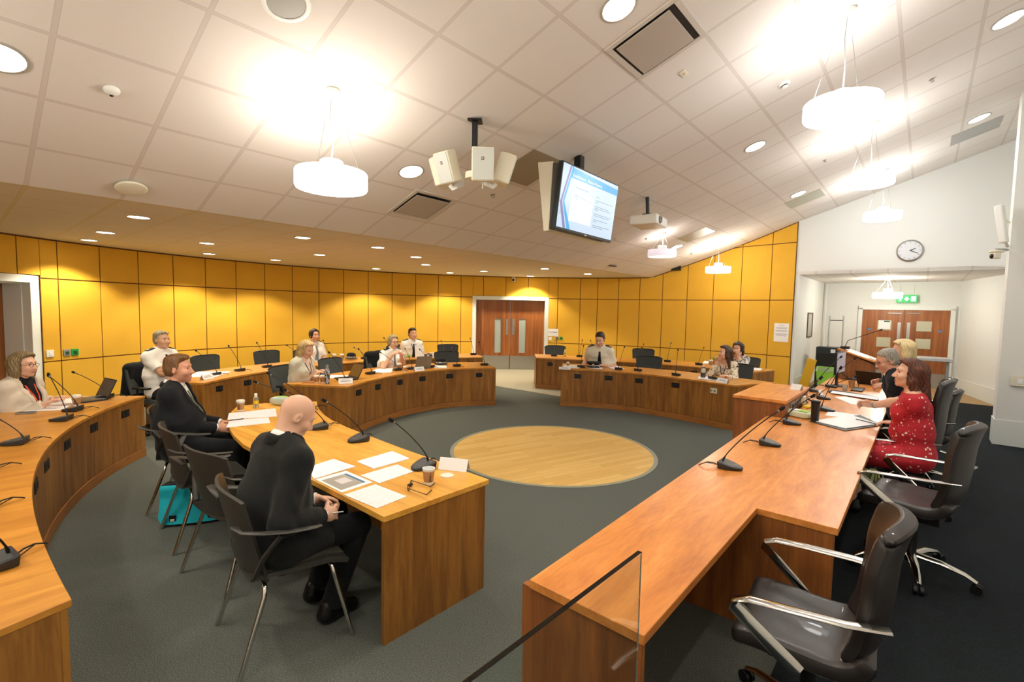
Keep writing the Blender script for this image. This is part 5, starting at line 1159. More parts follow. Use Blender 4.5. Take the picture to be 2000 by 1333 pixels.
cup(653, 703, 'left lidded cup on the outer left desk near dark-haired officer woman', True, 1.05, ink=False); cup(668, 703, 'right lidded cup on outer left desk beside the black police hat', True, 1.05, ink=False)
cup(779, 723, 'taller paper cup before the speaking officer woman', True, 1.05, ink=False); cup(791, 726, 'shorter paper cup beside the silver laptop lid', True, .8, ink=False)
cup(1109, 716, 'cup at left end of the inner right desk', True, .75, ink=False); cup(1388, 715, 'kraft cup on outer right desk left of woman covering her face', True, 1.1, ink=False)
p = P(873, 930, TZ); t = thing('cup_lid', 'loose cream cup lid lying between open cup and name card', 'lid', p); m = MB(); m.lathe([(.046, 0), (.0465, .006), (.042, .009), (.039, .004), (.01, .003)], 28); m.build('lid_disc', mLID, t)
def bottle(px, py, label, prof, m_, cap, lab=None, z=TZ, name='bottle'):
    p = P(px, py, z); t = thing(name, label, 'bottle', p); m = MB(); m.lathe(prof, 24); m.build('bottle_body', m_, t, smooth=50)
    H = prof[-1][1]; r = prof[-1][0]
    m = MB(); m.lathe([(r*1.25, H-.002), (r*1.3, H+.004), (r*1.3, H+.028), (r*1.1, H+.032)], 20); m.build('cap', cap, t)
    if lab:
        m = MB(); R_ = max(a for a, b in prof); m.lathe([(R_+.0008, lab[0]), (R_+.0008, lab[1])], 24, caps=False); m.build('label_band', lab[2], t)
    return t
mCLR = mat('clear_plastic', 'E8EEEA', .08, trans=.85, ior=1.35); mYLAB = mat('yellow_label', 'E6C22E', .5)
bottle(500, 797, 'clear hand gel bottle with white cap and yellow label on the witness table', [(.024, 0), (.028, .004), (.028, .105), (.02, .125), (.012, .13)], mCLR, mWHITE, (.045, .085, mYLAB))
n = NT('zebra_pattern'); wv = n.n('ShaderNodeTexNoise', Vector=n.obj((38, 38, 14)), Scale=1.0, Detail=2, Distortion=1.5); n.set(Base9Color=n.ramp(wv.outputs[0], [(.46, '2B2C30'), (.5, 'B9BBBF')]), Roughness=.35); mZEB = n.m
bottle(639, 750, 'grey marbled steel drinks bottle beside the two paper cups', [(.034, 0), (.037, .006), (.037, .17), (.03, .205), (.017, .235), (.016, .245)], mZEB, mGREYP)
bottle(789, 715, 'pale pink clear water bottle before the speaking officer woman', [(.034, 0), (.036, .01), (.036, .16), (.02, .21), (.014, .225)], mat('pink_plastic', 'E9CFC4', .15, trans=.6), mWHITE)
bottle(836, 717, 'tall cream bottle right behind the silver laptop', [(.035, 0), (.038, .01), (.037, .17), (.022, .23), (.02, .24)], mat('cream_bottle', 'D9D3AE', .4), mSTEEL)
bottle(1373, 739, 'steel bottle with dark emblem on the inner right desk', [(.036, 0), (.04, .008), (.04, .15), (.03, .175), (.028, .18)], mat('steel_pale', 'C9CCBE', .3, .3), mSTEEL, (.02, .1, mat('dark_emblem', '3A3F4C', .5)))
bottle(1103, 697, 'small hand gel bottle with white pump on the outer right desk', [(.026, 0), (.03, .005), (.03, .11), (.015, .135), (.011, .14)], mCLR, mWHITE, (.03, .06, mYLAB))
bottle(1396, 713, 'glass jar with bright green lid on outer right desk', [(.034, 0), (.038, .005), (.038, .12), (.037, .13)], mat('amber_jar', 'C79A4E', .2, trans=.3), mat('green_lid', '5BBB3C', .4))
p = P(1591, 824, TZ); t = thing('flask', 'tall black flask standing on dais desk in front of red-dressed woman', 'flask', p); m = MB(); m.lathe([(.035, 0), (.038, .006), (.041, .19), (.042, .2)], 28); m.build('flask_body', mat('flask_black', '1E1C1B', .4), t)
m = MB(); m.lathe([(.043, .2), (.045, .206), (.045, .228), (.03, .235)], 28); m.build('flask_lid', mBLACK, t); m = MB(); m.lathe([(.02, .235), (.02, .239)], 20); m.build('lid_disc', mCREAM, t); m = MB(); m.tube([(-.04, 0, .22), (-.075, 0, .235), (-.085, .0, .245)], .02, 10, flat=.4); m.build('flip_handle', mBLACK, t)
def card(px, py, d, label, w_=.2, hgt=.075, z=TZ, blank=False):
    p = P(px, py, z); d = unit(V(d[0], d[1], 0)); t = thing('name_card', label, 'name card', p, face(d), None)
    m = MB()
    for s_ in (1, -1): m.box((0, s_*hgt*.26, hgt/2), (w_, .0018, hgt*1.08), Rx(s_*.46))
    m.build('folded_card', mCARD, t, smooth=0)
    if not blank:
        for k, (dz, ww) in enumerate(((.012, .55), (-.006, .7))):
            m = MB(); R = Rx(.46); m.box(V(0, hgt*.26, hgt/2)+R@V(0, .0016, dz), (w_*ww, .0008, .006), R); m.build('printed_line', mat('name_ink', '7F8FA8', .7), t, smooth=0)
tc_ = lambda px, py, z=TZ: (CAM-P(px, py, z))
card(887, 917, (-.25, -1), 'blank white folded name card at corner of witness table', .21, .08, blank=True); card(404, 741, toM(P(404, 741, TZ)), 'pale folded name card before the officer with crossed arms'); card(675, 749, (.45, -1), 'pale folded name card before the blonde woman\'s laptop')
card(818, 725, toM(P(818, 725, TZ)), 'pale folded name card before the silver laptop'); card(1412, 748, toM(P(1412, 748, TZ)), 'pale folded name card before the woman in cream printed blouse'); card(1556, 762, N3*.4-E3, 'small folded name card on the raised wooden cabinet', .13, .075, .93, True)
card(1103, 722, toM(P(1103, 722, TZ)), 'pale card at left corner of the inner right desk', .22, .05); card(1600, 772, N3, 'folded name card on dais desk behind the microphones', .2, .07)
def laptop(px, py, d, label, col, open_=1.9, w_=.34, z=TZ, scr=None):
    p = P(px, py, z); d = unit(V(d[0], d[1], 0)); t = thing('laptop', label, 'laptop', p, face(d)); dp = .235
    m = MB(); m.box((0, 0, .009), (w_, dp, .016)); m.build('keyboard_base', col, t, bevel=.004)
    m = MB(); m.box((0, .02, .0178), (w_*.88, dp*.5, .001)); m.build('keys', mBLACK, t, smooth=0)
    a = open_-PI/2; R = Rx(a); c = V(0, -dp/2, .017)+R@V(0, 0, dp/2*.97)
    m = MB(); m.box(c, (w_, .008, dp*.97), R); s_ = m.build('screen_lid', col, t, bevel=.003)
    m = MB(); m.box(c+R@V(0, .0046, .004), (w_*.93, .001, dp*.84), R); m.build('display', scr or mat('dark_display', '5A564E', .2), s_, smooth=0)
laptop(174, 782, (-.5, -.85), 'open laptop on nearest left desk right of oatmeal-blazer woman', mDARK, 2.0, .33); laptop(676, 741, (-.6, -.6), 'open brown-tinted laptop in front of the blonde woman', mDARK, 2.05, scr=mat('warm_display', '6E5430', .25)); laptop(819, 719, -toM(P(819, 719, TZ))+V(-.3, 0, 0), 'silver laptop seen from behind on the inner left desk', mat('laptop_silver', '8E8C84', .35, .4), 1.85)
laptop(1706, 752, E3*.9-N3*.35, 'black laptop open before the grey-haired man, lid facing the camera', mBLACK, 1.95, .38); laptop(1672, 742, -N3+.3*E3, 'low black laptop farther along the dais desk', mBLACK, 2.5, .34)
# phone, spectacles, memory stick, pencil case, wipes, tumbler ...
p = P(51, 808, TZ); t = thing('mobile_phone', 'grey phone in its case at near edge of nearest left desk', 'phone', p, .35); m = MB(); m.box((0, 0, .007), (.15, .075, .012)); m.build('phone_body', mat('phone_grey', '8B8B8C', .35), t, bevel=.004); m = MB(); m.box((0, 0, .0135), (.138, .066, .001)); m.build('phone_screen', mBLACK, t, smooth=0)
p = P(602, 748, TZ); t = thing('mobile_phone', 'phone in tan case lying beside the blonde woman\'s elbow', 'phone', p, .1); m = MB(); m.box((0, 0, .006), (.16, .08, .012)); m.build('phone_body', mat('tan_case', 'A8704A', .5), t, bevel=.004)
t = thing('spectacles', 'dark folded-open spectacles lying in front of the open paper cup', 'glasses', P(822, 958, TZ)); m = MB()
g0, g1, g2, g3 = P(797, 965, TZ+.01), P(806, 944, TZ+.03), P(848, 948, TZ+.008), P(843, 960, TZ+.008)
lx = unit(g1*V(1, 1, 0)-g0*V(1, 1, 0))
for k in (.26, .74):
    c = P(800.5, 955, TZ)+lx*(k-.5)*.13+UP*.022; m.tube([c+lx*.027*math.cos(a)+UP*.019*math.sin(a) for a in np.linspace(0, 2*PI, 17)], .0026, 6)
e0, e1 = P(800.5, 955, TZ)-lx*.065+UP*.028, P(800.5, 955, TZ)+lx*.065+UP*.028
m.build('frame', mat('spectacle_frame', '1B1716', .35), t, world=True, smooth=70)
for a, b, b2 in ((e1, P(841, 951, TZ+.012), P(849, 944, TZ+.004)), (e0, P(833, 967, TZ+.012), P(843, 957, TZ+.004))): m = MB(); m.tube([a, a*.3+b*.7, b, b2], [.002, .0022, .003, .003], 6); m.build('temple', mat('spectacle_frame', '', 1), t, world=True, smooth=70)
t = thing('memory_stick', 'tiny black memory stick beside the spectacles', 'memory stick', P(801, 949, TZ), .9); m = MB(); m.box((0, 0, .006), (.035, .016, .01)); m.build('stick_body', mBLACK, t, bevel=.002)
def soft(name, label, cat, px, py, d, size, m_, z=TZ, e_=.5, n_=22, part='body'):
    p = P(px, py, z); t = thing(name, label, cat, p, face(d)); m = MB(); vs = []; sg = lambda c: math.copysign(abs(c)**e_, c)
    for i in range(n_+1):
        a = -PI/2+PI*i/n_
        for j in range(n_*2):
            b = 2*PI*j/(n_*2); vs.append((size[0]/2*sg(math.cos(a))*sg(math.cos(b)), size[1]/2*sg(math.cos(a))*sg(math.sin(b)), size[2]/2+size[2]/2*sg(math.sin(a))))
    k = n_*2; m.add(vs, [(i*k+j, i*k+(j+1) % k, (i+1)*k+(j+1) % k, (i+1)*k+j) for i in range(n_) for j in range(k)]); m.build(part, m_, t, smooth=180); return t
t = soft('pencil_case', 'pale silvery green pencil case with lime zip on witness table', 'pencil case', 552, 792, V(.1, 1, 0), (.30, .10, .10), mat('pencil_case_silver', 'BFD0C8', .3, .2), e_=.75)
m = MB(); m.tube([(-.15*math.cos(a)-.0, 0, .05+.051*math.sin(a)) for a in np.linspace(.1, PI/2+.5, 12)], .007, 6); m.build('zip', mat('lime_zip', 'A8E03A', .4), t)
t = soft('wet_wipes_pack', 'green and white wet wipes pack on dais desk by the flask', 'wipes', 1561, 815, -E3+.3*N3, (.25, .15, .075), mat('wipes_pale', 'D5DDC0', .35), e_=.45)
m = MB(); m.box((-.04, 0, .077), (.12, .11, .004)); m.build('green_print', mat('wipes_green', 'A4CE3C', .4), t, bevel=.001); m = MB(); m.box((.05, 0, .0775), (.09, .1, .005)); m.build('resealable_flap', mat('wipes_white', 'F2F2F0', .4), t, bevel=.002)
t = thing('notebook', 'yellow black-dotted notebook behind the wet wipes pack', 'notebook', P(1578, 796, TZ), face(-N3)); m = MB(); m.box((0, 0, .01), (.15, .1, .02)); m.build('cover', mYLAB, t, bevel=.002)
for i in range(5): m = MB(); m.cyl((-.05+.025*i, .03, .0195), (-.05+.025*i, .03, .0215), .006, n=10); m.build('dot', mBLACK, t, smooth=0)
t = thing('tumbler', 'clear plastic tumbler before the grey-haired man', 'tumbler', P(1650, 764, TZ)); m = MB(); m.lathe([(.026, 0), (.028, .004), (.036, .1), (.034, .1), (.026, .006)], 24, caps=False); m.build('glass_wall', mCLR, t)
t = thing('kraft_box', 'small kraft cardboard cup near the grey-haired man\'s pen hand', 'cup', P(1663, 758, TZ), .3); m = MB(); m.lathe([(.034, 0), (.046, .11), (.043, .11), (.03, .01)], 24, caps=False); m.build('cup_wall', mKRAFT, t)
t = thing('green_apple', 'green ball-like fruit on the outer left desk beside the dark-haired officer man', 'fruit', P(798, 699, TZ)); m = MB(); m.ball((0, 0, .04), (.045, .045, .04), 16, 10); m.build('fruit_body', mat('fruit_green', '86C23A', .4), t); m = MB(); m.cyl((0, 0, .078), (.004, 0, .095), .003, n=6); m.build('stem', mHBROWN, t)
# hats
def bowler(px, py, label):
    t = thing('police_hat', label, 'hat', P(px, py, TZ), .3); m = MB(); m.lathe([(.135, .03), (.14, .034), (.10, .045), (.098, .06), (.095, .11), (.07, .14), (.03, .15)], 28); m.build('crown', mat('hat_black_felt', '101114', .9), t)
    m = MB(); m.lathe([(.0995, .05), (.1, .075)], 28, caps=False)
    n_ = NT('check_band') if 'check_band' not in MATS else None
    if n_: 
        ck = n_.n('ShaderNodeTexChecker', Vector=n_.obj(), Scale=55.0, Color1=lin('F2F2F0'), Color2=lin('15161A')); n_.set(Base9Color=ck.outputs[0]); MATS['check_band'] = n_.m
    m.build('check_band', MATS['check_band'], t)
bowler(686, 703, 'black police bowler hat beside two lidded cups on the outer left desk'); bowler(861, 714, 'black police bowler hat with chequered band on the inner left desk')
t = thing('peaked_cap', 'black peaked officer cap with silver badge and braid on inner right desk', 'hat', P(1160, 719, TZ), face(toM(P(1160, 719, TZ)))); s_ = 1.15
m = MB(); m.lathe([(.085*s_, .03), (.09*s_, .07), (.128*s_, .105), (.135*s_, .115), (.12*s_, .125), (.04*s_, .12)], 32); m.build('crown', mat('cap_black', '121317', .7), t); m = MB(); m.lathe([(.091*s_, .035), (.0925*s_, .065)], 32, caps=False); m.build('check_band', MATS['check_band'], t)
m = MB(); m.shell(lambda u, v: ((.088+.05*v)*s_*math.sin((u-.5)*2.2), (.088+.05*v)*s_*math.cos((u-.5)*2.2)-.0, .04-.028*v), 12, 4, .005); m.build('peak', mat('patent_black', '0C0C0E', .15), t, smooth=70); m = MB(); m.tube([((.138)*s_*math.sin(a), (.136)*s_*math.cos(a), .014) for a in np.linspace(-1.05, 1.05, 14)], .005, 6); m.build('silver_braid', mat('silver_braid', 'D9D9D6', .35, .4), t)
m = MB(); m.ball((0, .105*s_, .085), (.026, .01, .03), 14, 8); m.build('cap_badge', mat('silver_badge', 'CFCFC6', .35, .3), t)
t = thing('flat_cap', 'black cap lying on outer left desk under the dark-haired officer man\'s arm', 'hat', P(838, 697, TZ), .4); m = MB(); m.lathe([(.12, .0), (.14, .03), (.13, .05), (.05, .06)], 24); m.build('crown', mat('cap_black', '', 1), t)
t = thing('white_box', 'small white box at the dark-haired officer man\'s hand', 'box', P(852, 699, TZ), .2); m = MB(); m.box((0, 0, .04), (.18, .1, .08)); m.build('carton', mCARD, t, bevel=.003)
t = thing('held_paper', 'white document held upright by the dark-haired officer man', 'paper', P(820, 699, TZ), face(toM(P(820, 699, TZ)))); m = MB(); m.shell(lambda u, v: ((u-.5)*.22, -.05*v+.02*math.sin(PI*u), .01+.27*v), 8, 8, .002); m.build('page', mPAP, t, smooth=70)
p = GMI; t = thing('pen', 'dark pen upright in the grey-haired man\'s fist', 'pen', D(1672, 748, 5.2)); 
m = MB(); q0 = P(1691, 757, .80)+N3*.09; m.cyl(q0, q0+V(0, 0, .13), .005, n=10); m.build('barrel', mBLACK, t, world=True)
t = thing('pen', 'pen in the bald man\'s right hand below the table edge', 'pen', P(655, 1002, .7)); m = MB(); q0 = P(650, 1003, .70); m.cyl(q0, P(671, 1000, .70), .004, n=10); m.build('barrel', mSTEEL, t, world=True)
# monitor on the dais desk
t = thing('monitor', 'black desktop monitor seen nearly edge-on at far end of dais desk', 'monitor', AB(9.35, 1.0, TZ), face(-N3-.1*E3)); m = MB(); m.lathe([(.13, .0), (.13, .012), (.03, .02)], 24); m.build('stand_foot', mBLACK, t); m = MB(); m.box((0, -.03, .16), (.06, .03, .3)); m.build('stand_neck', mBLACK, t); m = MB(); m.box((0, .0, .38), (.56, .035, .36)); m.build('display_housing', mBLACK, t, bevel=.004); m = MB(); m.box((0, .019, .385), (.53, .002, .32)); m.build('display', mat('monitor_glow', 'A9A6B4', .3, emit=.25), t, smooth=0)
t = thing('keyboard', 'black keyboard in front of the desktop monitor', 'keyboard', AB(9.1, .72, TZ), face(-N3)); m = MB(); m.box((0, 0, .01), (.44, .15, .018)); m.build('key_tray', mBLACK, t, bevel=.003)
# ------------------------------------------------------------------ bag under the chair, coats
t = thing('messenger_bag', 'turquoise flap messenger bag with black strap on floor under empty armchair', 'bag', P(385, 1012, 0), face(V(.35, -1, 0)))
m = MB(); m.shell(lambda u, v: ((u-.5)*.50, -.04+.03*math.sin(PI*u), .02+.30*v), 10, 8, .12); m.build('bag_body', fabric('black_nylon', '15171A', .6), t, bevel=.01)
m = MB(); m.shell(lambda u, v: ((u-.5)*(.50-.06*max(0, v-.85)/.15*(abs(u-.5)*2)**4), (.045+.05*math.sin(PI*u)*.3) if v < .001 else .06+.022*math.sin(PI*u)+.14*max(0, v-.35)**1.2, .325-.30*min(v, 1)**1.05+.0), 14, 14, .006); fl = m.build('flap', fabric('turquoise_canvas', '17A9B8', .7, .08), t, smooth=70)
for s_ in (-1, 1): m = MB(); m.box((s_*.14, .145, .075), (.05, .012, .05)); b = m.build('buckle', mBLACK, t, bevel=.003); m = MB(); m.box((s_*.14, .153, .06), (.03, .008, .02)); m.build('clip', mat('buckle_white', 'DADAD6', .4) if s_ > 0 else mBLACK, t, bevel=.002)
m = MB(); m.tube([(-.25, .0, .30), (-.29, .03, .22), (-.34, .07, .10), (-.37, .11, .025), (-.33, .15, .015), (-.29, .11, .05), (-.26, .04, .12)], .02, 8, flat=.2, up=(0, 1, .2)); m.build('shoulder_strap', mat('strap_black', '0F1012', .7), t, smooth=70)
def coat(I, label, dx=0, word=None):
    b = I['base']; t = thing('jacket', label, 'jacket', b, I['rz']); mk_ = fabric('black_fleece', '14161B', .9) if 'black_fleece' not in MATS else MATS['black_fleece']
    F = Field(V(-.36, -.52, .25), V(.36, -.18, 1.12), .011); F.rc(V(-.2, -.335, .95), V(.2, -.335, .95), .06, .06, .05); F.rc(V(0, -.345, .9), V(0, -.36, .42), .085, .10, .05, 2.6)
    F.rc(V(.22, -.33, .93), V(.25, -.36, .45), .055, .045, .04); F.rc(V(-.22, -.33, .93), V(-.25, -.36, .45), .055, .045, .04); x, y, z = F.grid(); F.D = F.D+(.008*np.sin(22*x+3*z)*np.sin(5*z+9*x)).astype(np.float32)
    fmesh(F, 'coat_cloth', mk_, t, 1)
    if word: text(t, word, .07, mat('reflective_print', 'D5DEE6', .4), (0, -.452, .86), np.stack([V(-1, 0, 0), V(0, 0, 1), V(0, -1, 0)*1.0], 1)@np.diag([1., 1., 1.]), 'printed_word')
coat(OAI, 'black police jacket hung over the chair of officer with crossed arms', word='POLICE'); coat(OSI, 'dark jacket hung over the chair of the speaking officer woman')
t = thing('fringed_scarf', 'pale green fringed scarf hanging below desk edge by red-dressed woman\'s knees', 'scarf', P(1700, 935, .42)); m = MB(); random.seed(3)
for i in range(26):
    a = random.uniform(-.09, .09); b_ = random.uniform(-.05, .05); m.tube([(a*.5, b_*.5, .08), (a*.8+.02, b_, .05), (a*1.2, b_*1.5, random.uniform(-.09, -.03))], .006, 5)
m.build('fringe', mat('pale_green_yarn', 'A9B27A', .9), t, smooth=70)['kind'] = 'stuff'
# ================================================================== hanging and wall-mounted things
# television on a ceiling bracket
yaw, tilt = .886, .123; fwv = V(math.sin(yaw)*math.cos(tilt), -math.cos(yaw)*math.cos(tilt), -math.sin(tilt)); rtv = V(math.cos(yaw), math.sin(yaw), 0); upv = np.cross(fwv, rtv)
if upv[2] < 0: upv = -upv
cv = V(.908, 5.946, 3.159); t = thing('television', 'large flat television hanging from sloped ceiling showing a blue and white slide', 'television', cv, 0)
t.matrix_basis = Matrix([[rtv[i], upv[i], fwv[i], cv[i]] for i in range(3)]+[[0, 0, 0, 1]]); TVW, TVH = 1.32, .745
m = MB(); m.box((0, 0, -.03), (TVW, TVH, .06)); m.build('bezel', mat('tv_bezel', '20262A', .35), t, bevel=.006)
m = MB(); m.box((0, .008, .0008), (TVW-.03, TVH-.05, .002)); scr = m.build('screen', glow('screen_glow', 'CFE2F7', .82), t, smooth=0)
def spoly(pts, m_, name, z=.0025, par=None):
    q = MB(); q.prism([((u-.5)*(TVW-.03), .008+(v-.5)*(TVH-.05)) for u, v in pts], z, z+.0006); o = q.build(name, m_, scr, smooth=0); return o
mSB = glow('slide_sky_blue', '4AB2EE', .8); mSPU = glow('slide_violet', '8E86BE', .75); mSW = glow('slide_white', 'EEF2F9', .86); mST = glow('slide_text_grey', '9FB4C8', .7)
spoly([(.14, .98), (.995, .93), (.995, .82), (.14, .82)], mSB, 'title_band'); spoly([(.11, 1), (.135, 1), (.04, .42), (.015, .42)], mSPU, 'violet_stripe'); spoly([(.145, 1), (.17, 1), (.075, .42), (.05, .42)], mSB, 'blue_stripe'); spoly([(.0, .42), (.04, .42), (.14, .0), (.10, .0)], mSPU, 'violet_stripe', .0033); spoly([(.05, .42), (.075, .42), (.22, .0), (.16, .0)], mSB, 'blue_stripe', .0033)
spoly([(.17, .62), (.56, .62), (.56, .14), (.17, .14)], mSW, 'chart_panel')
text(scr, 'Establishment - Absence Patterns', .05, mSW, (-.1, .008+.365*(TVH-.05), .0036), np.eye(3), 'title_words')
for i, (u, v, wd) in enumerate([(.6, .66, .07), (.6, .60, .33), (.6, .57, .05), (.6, .50, .28), (.6, .47, .33), (.6, .44, .06), (.6, .37, .33), (.6, .34, .3), (.6, .27, .27), (.6, .24, .06), (.6, .17, .33), (.6, .14, .2)]): spoly([(u, v), (u+wd, v), (u+wd, v+.011), (u, v+.011)], mST, 'text_line', .0036)
spoly([(.24, .69), (.46, .69), (.46, .702), (.24, .702)], mST, 'text_line', .0036); q = MB(); q.tube([((u-.5)*1.29, .008+(v-.5)*.695, .0036) for u, v in ((.22, .6), (.235, .52), (.25, .58), (.265, .5), (.27, .59), (.29, .56), (.4, .55), (.54, .53))], .002, 5); q.build('chart_line', mST, scr)
m = MB(); m.box((0, -TVH/2+.012, .002), (.05, .012, .003)); m.build('maker_badge', mWHITE, t, smooth=0); m = MB(); m.box((-TVW/2+.05, -TVH/2+.2, .0), (.012, .05, .012)); m.build('sensor_tab', mWHITE, t, smooth=0)
m = MB(); sx_ = TVW/2-.06
V8 = [(-sx_, TVH/2-.02, -.06), (sx_, TVH/2-.02, -.06), (sx_, -TVH/2+.03, -.06), (-sx_, -TVH/2+.03, -.06), (-sx_-.03, TVH/2-.01, -.16), (sx_+.03, TVH/2-.01, -.16), (sx_+.03, -TVH/2+.0, -.10), (-sx_-.03, -TVH/2, -.10)]
m.add(V8, [(0, 3, 2, 1), (4, 5, 6, 7), (0, 1, 5, 4), (1, 2, 6, 5), (2, 3, 7, 6), (3, 0, 4, 7)]); m.build('rear_grille', mat('tv_rear_dark', '4A4740', .5), t, smooth=0)
m = MB(); b2 = V(0, 0, 0)
V8 = [(-sx_-.04, TVH/2+.0, -.16), (sx_+.04, TVH/2, -.16), (sx_+.04, -TVH/2-.02, -.10), (-sx_-.04, -TVH/2-.02, -.10), (-sx_-.04, TVH/2+.0, -.37), (sx_+.04, TVH/2, -.37), (sx_+.04, -TVH/2-.03, -.17), (-sx_-.04, -TVH/2-.03, -.17)]
m.add(V8, [(0, 3, 2, 1), (4, 5, 6, 7), (0, 1, 5, 4), (1, 2, 6, 5), (2, 3, 7, 6), (3, 0, 4, 7)]); m.build('white_housing', mCREAM, t, bevel=.006)
p0 = cv+upv*.3-fwv*.2; q_ = ab(p0); m = MB(); m.box(((p0[0]), p0[1], (p0[2]+ceil_z(q_[1]))/2), (.09, .09, ceil_z(q_[1])-p0[2]), Rz(yaw)); m.build('ceiling_bracket', mBLACK, t, world=True)
# loudspeaker cluster
X = C(928, 236); t = thing('loudspeaker_bracket', 'black pole dropping from the ceiling that carries four white loudspeakers', 'bracket', X); zb = D(922, 352, X[1]-.02)[2]-X[2]
m = MB(); m.box((0, 0, zb/2+.02), (.055, .055, -zb+.04)); m.build('pole', mBLACK, t, bevel=.004); m = MB(); m.box((0, 0, -.006), (.14, .14, .012)); m.build('ceiling_plate', mBLACK, t); m = MB(); m.cyl((0, 0, zb-.01), (0, 0, zb+.05), .09, n=20); m.build('hub', mCREAM, t)
mGRL = mat('speaker_grille_pale', 'C9CEC8', .6, bump=.2, bscale=900)
def loudspeaker(p, d, tl, label, w_=.2, h_=.30, dp=.17, logo=True):
    o = thing('loudspeaker', label, 'loudspeaker', p); d = unit(np.array(d, float)); R = Rz(face(d))@Rx(-tl); o.matrix_basis = Matrix.Translation(Vector([float(q) for q in p]))@Matrix([list(map(float, r)) for r in R]).to_4x4()
    m = MB(); W2, H2 = w_/2, h_/2; pr = [(-W2, dp/2), (W2, dp/2), (W2, -.02), (W2*.62, -dp/2), (-W2*.62, -dp/2), (-W2, -.02)]
    m.prism(pr, -H2, H2); m.build('cabinet', mCREAM, o, bevel=.012)
    m = MB(); m.box((0, dp/2+.003, 0), (w_*.9, .008, h_*.93)); g = m.build('grille', mGRL, o, bevel=.003)
    if logo: m = MB(); m.box((0, dp/2+.008, .05), (.026, .003, .028)); b = m.build('maker_badge', mat('badge_dark_red', '5A2A1C', .4), g, smooth=0); m = MB(); m.box((0, dp/2+.0098, .05), (.012, .002, .013)); m.build('badge_mark', mCARD, g, smooth=0)
    m = MB(); m.tube([(0, -.03, -H2-.005), (0, -.05, -H2-.05), (0, -.13, -H2-.05), (0, -.17, -H2+.06)], .022, 6, flat=.25, up=(1, 0, 0)); m.build('bracket_arm', mWHITE, o)
    return o
zc = D(945, 325, X[1])[2]
loudspeaker(D(943, 322, X[1]-.17), V(.06, -1, 0), .18, 'white loudspeaker in the hanging cluster facing the camera, grey grille', .215, .31); loudspeaker(D(877, 326, X[1]-.07), V(-.62, -.78, 0), .38, 'white loudspeaker in the hanging cluster turned to the left')
loudspeaker(D(984, 332, X[1]+.07), V(.93, .1, 0), .3, 'white loudspeaker at right of the hanging cluster, turned away right'); loudspeaker(D(866, 336, X[1]+.14), V(-.9, .3, 0), .3, 'white loudspeaker at back left of the hanging cluster, mostly hidden')
# projector
X = C(1271, 388); t = thing('projector', 'white ceiling projector with black mount arm right of the television', 'projector', D(1267, 434, 7.75), face(V(.83, -.56, 0))); pj = D(1267, 434, 7.75)
m = MB(); m.box((0, 0, 0), (.56, .44, .15)); m.build('casing', mWHITE, t, bevel=.02); m = MB()
for i in range(9): m.box((-.282, -.17+.042*i, .01), (.006, .022, .08))
m.build('vent_slots', mat('vent_shadow', '8C877C', .6), t, smooth=0)
m = MB(); m.tube([(.13, .22, .0), (.13, .245, .0)], [.06, .055], 20); l_ = m.build('lens_ring', mGREYP, t); m = MB(); m.ball((.13, .235, 0), (.042, .018, .042), 16, 8); m.build('lens', mat('lens_glass', '1D2328', .05), l_)
hgt = X[2]-pj[2]; m = MB(); m.cyl((0, -.02, .075), (0, -.02, .13), .06, n=12); m.tube([(0, -.02, .12), (.02, -.03, hgt-.0)], .03, 8); m.box((0, -.02, .1), (.3, .08, .02)); m.build('ceiling_arm', mBLACK, t); m = MB(); m.tube([(-.05, -.1, .12), (-.2, -.18, .1), (-.3, -.22, .03), (-.27, -.23, -.04)], .012, 6); m.build('cable', mBLACK, t)
# wall things on the curved wall
def on_wall(name, label, cat, px, py, off=.0, R=WR-.016):
    p = W(px, py, R); i_ = -unit(V(p[0]-WC[0], p[1]-WC[1], 0)); t = thing(name, label, cat, p+i_*off, face(i_)); return t
def plate(name, label, cat, px, py, w_, h_, m_, inner=None):
    t = on_wall(name, label, cat, px, py); m = MB(); m.box((0, .008, 0), (w_, .016, h_)); m.build('plate', m_, t, bevel=.003)
    if inner: m = MB(); m.box((0, .018, -.005), (w_*inner[1], .008, h_*inner[2])); m.build(inner[3], inner[0], t, bevel=.002)
    return t
mGRN = mat('green_plastic', '1F9E4C', .4); mGRND = mat('dark_green_plastic', '12562C', .4)
plate('light_switch', 'white switch plate on yellow wall next to the left door frame', 'switch', 97, 691, .115, .115, mWHITE, (mCARD, .3, .5, 'rocker')); plate('key_switch', 'grey key switch plate left of the green call point near left door', 'switch', 130, 689, .11, .11, mGREYP, (mGRND, .5, .45, 'key_barrel')); plate('door_release', 'green door release box on yellow wall near the left door', 'call point', 146, 688, .11, .11, mGRN, (mGRND, .55, .5, 'press_panel'))
plate('light_switch', 'white switch plate beside the entrance door under paper sign', 'switch', 1074.5, 662, .1, .1, mWHITE, (mCARD, .3, .5, 'rocker')); plate('key_switch', 'grey key switch left of green release near the entrance door', 'switch', 1088, 661, .09, .09, mGREYP, (mGRND, .5, .45, 'key_barrel')); plate('door_release', 'green door release box right of the entrance door', 'call point', 1096, 661, .09, .09, mGRN, (mGRND, .55, .5, 'press_panel'))
t = on_wall('paper_sign', 'white paper sign reading 1st Floor right of the entrance door', 'sign', 1080.5, 650); m = MB(); m.box((0, .004, 0), (.31, .004, .23)); m.build('sheet', mPAP, t, smooth=0)
RW_ = np.stack([V(-1, 0, 0), V(0, 0, 1), V(0, 1, 0)], 1); text(t, '1st Floor', .072, mat('sign_navy', '23284A', .7), (0, .007, .01), RW_, 'sign_words'); m = MB(); m.box((0, .007, -.075), (.22, .001, .008)); m.build('small_print', mat('faint_print', '9FA3AE', .7), t, smooth=0)
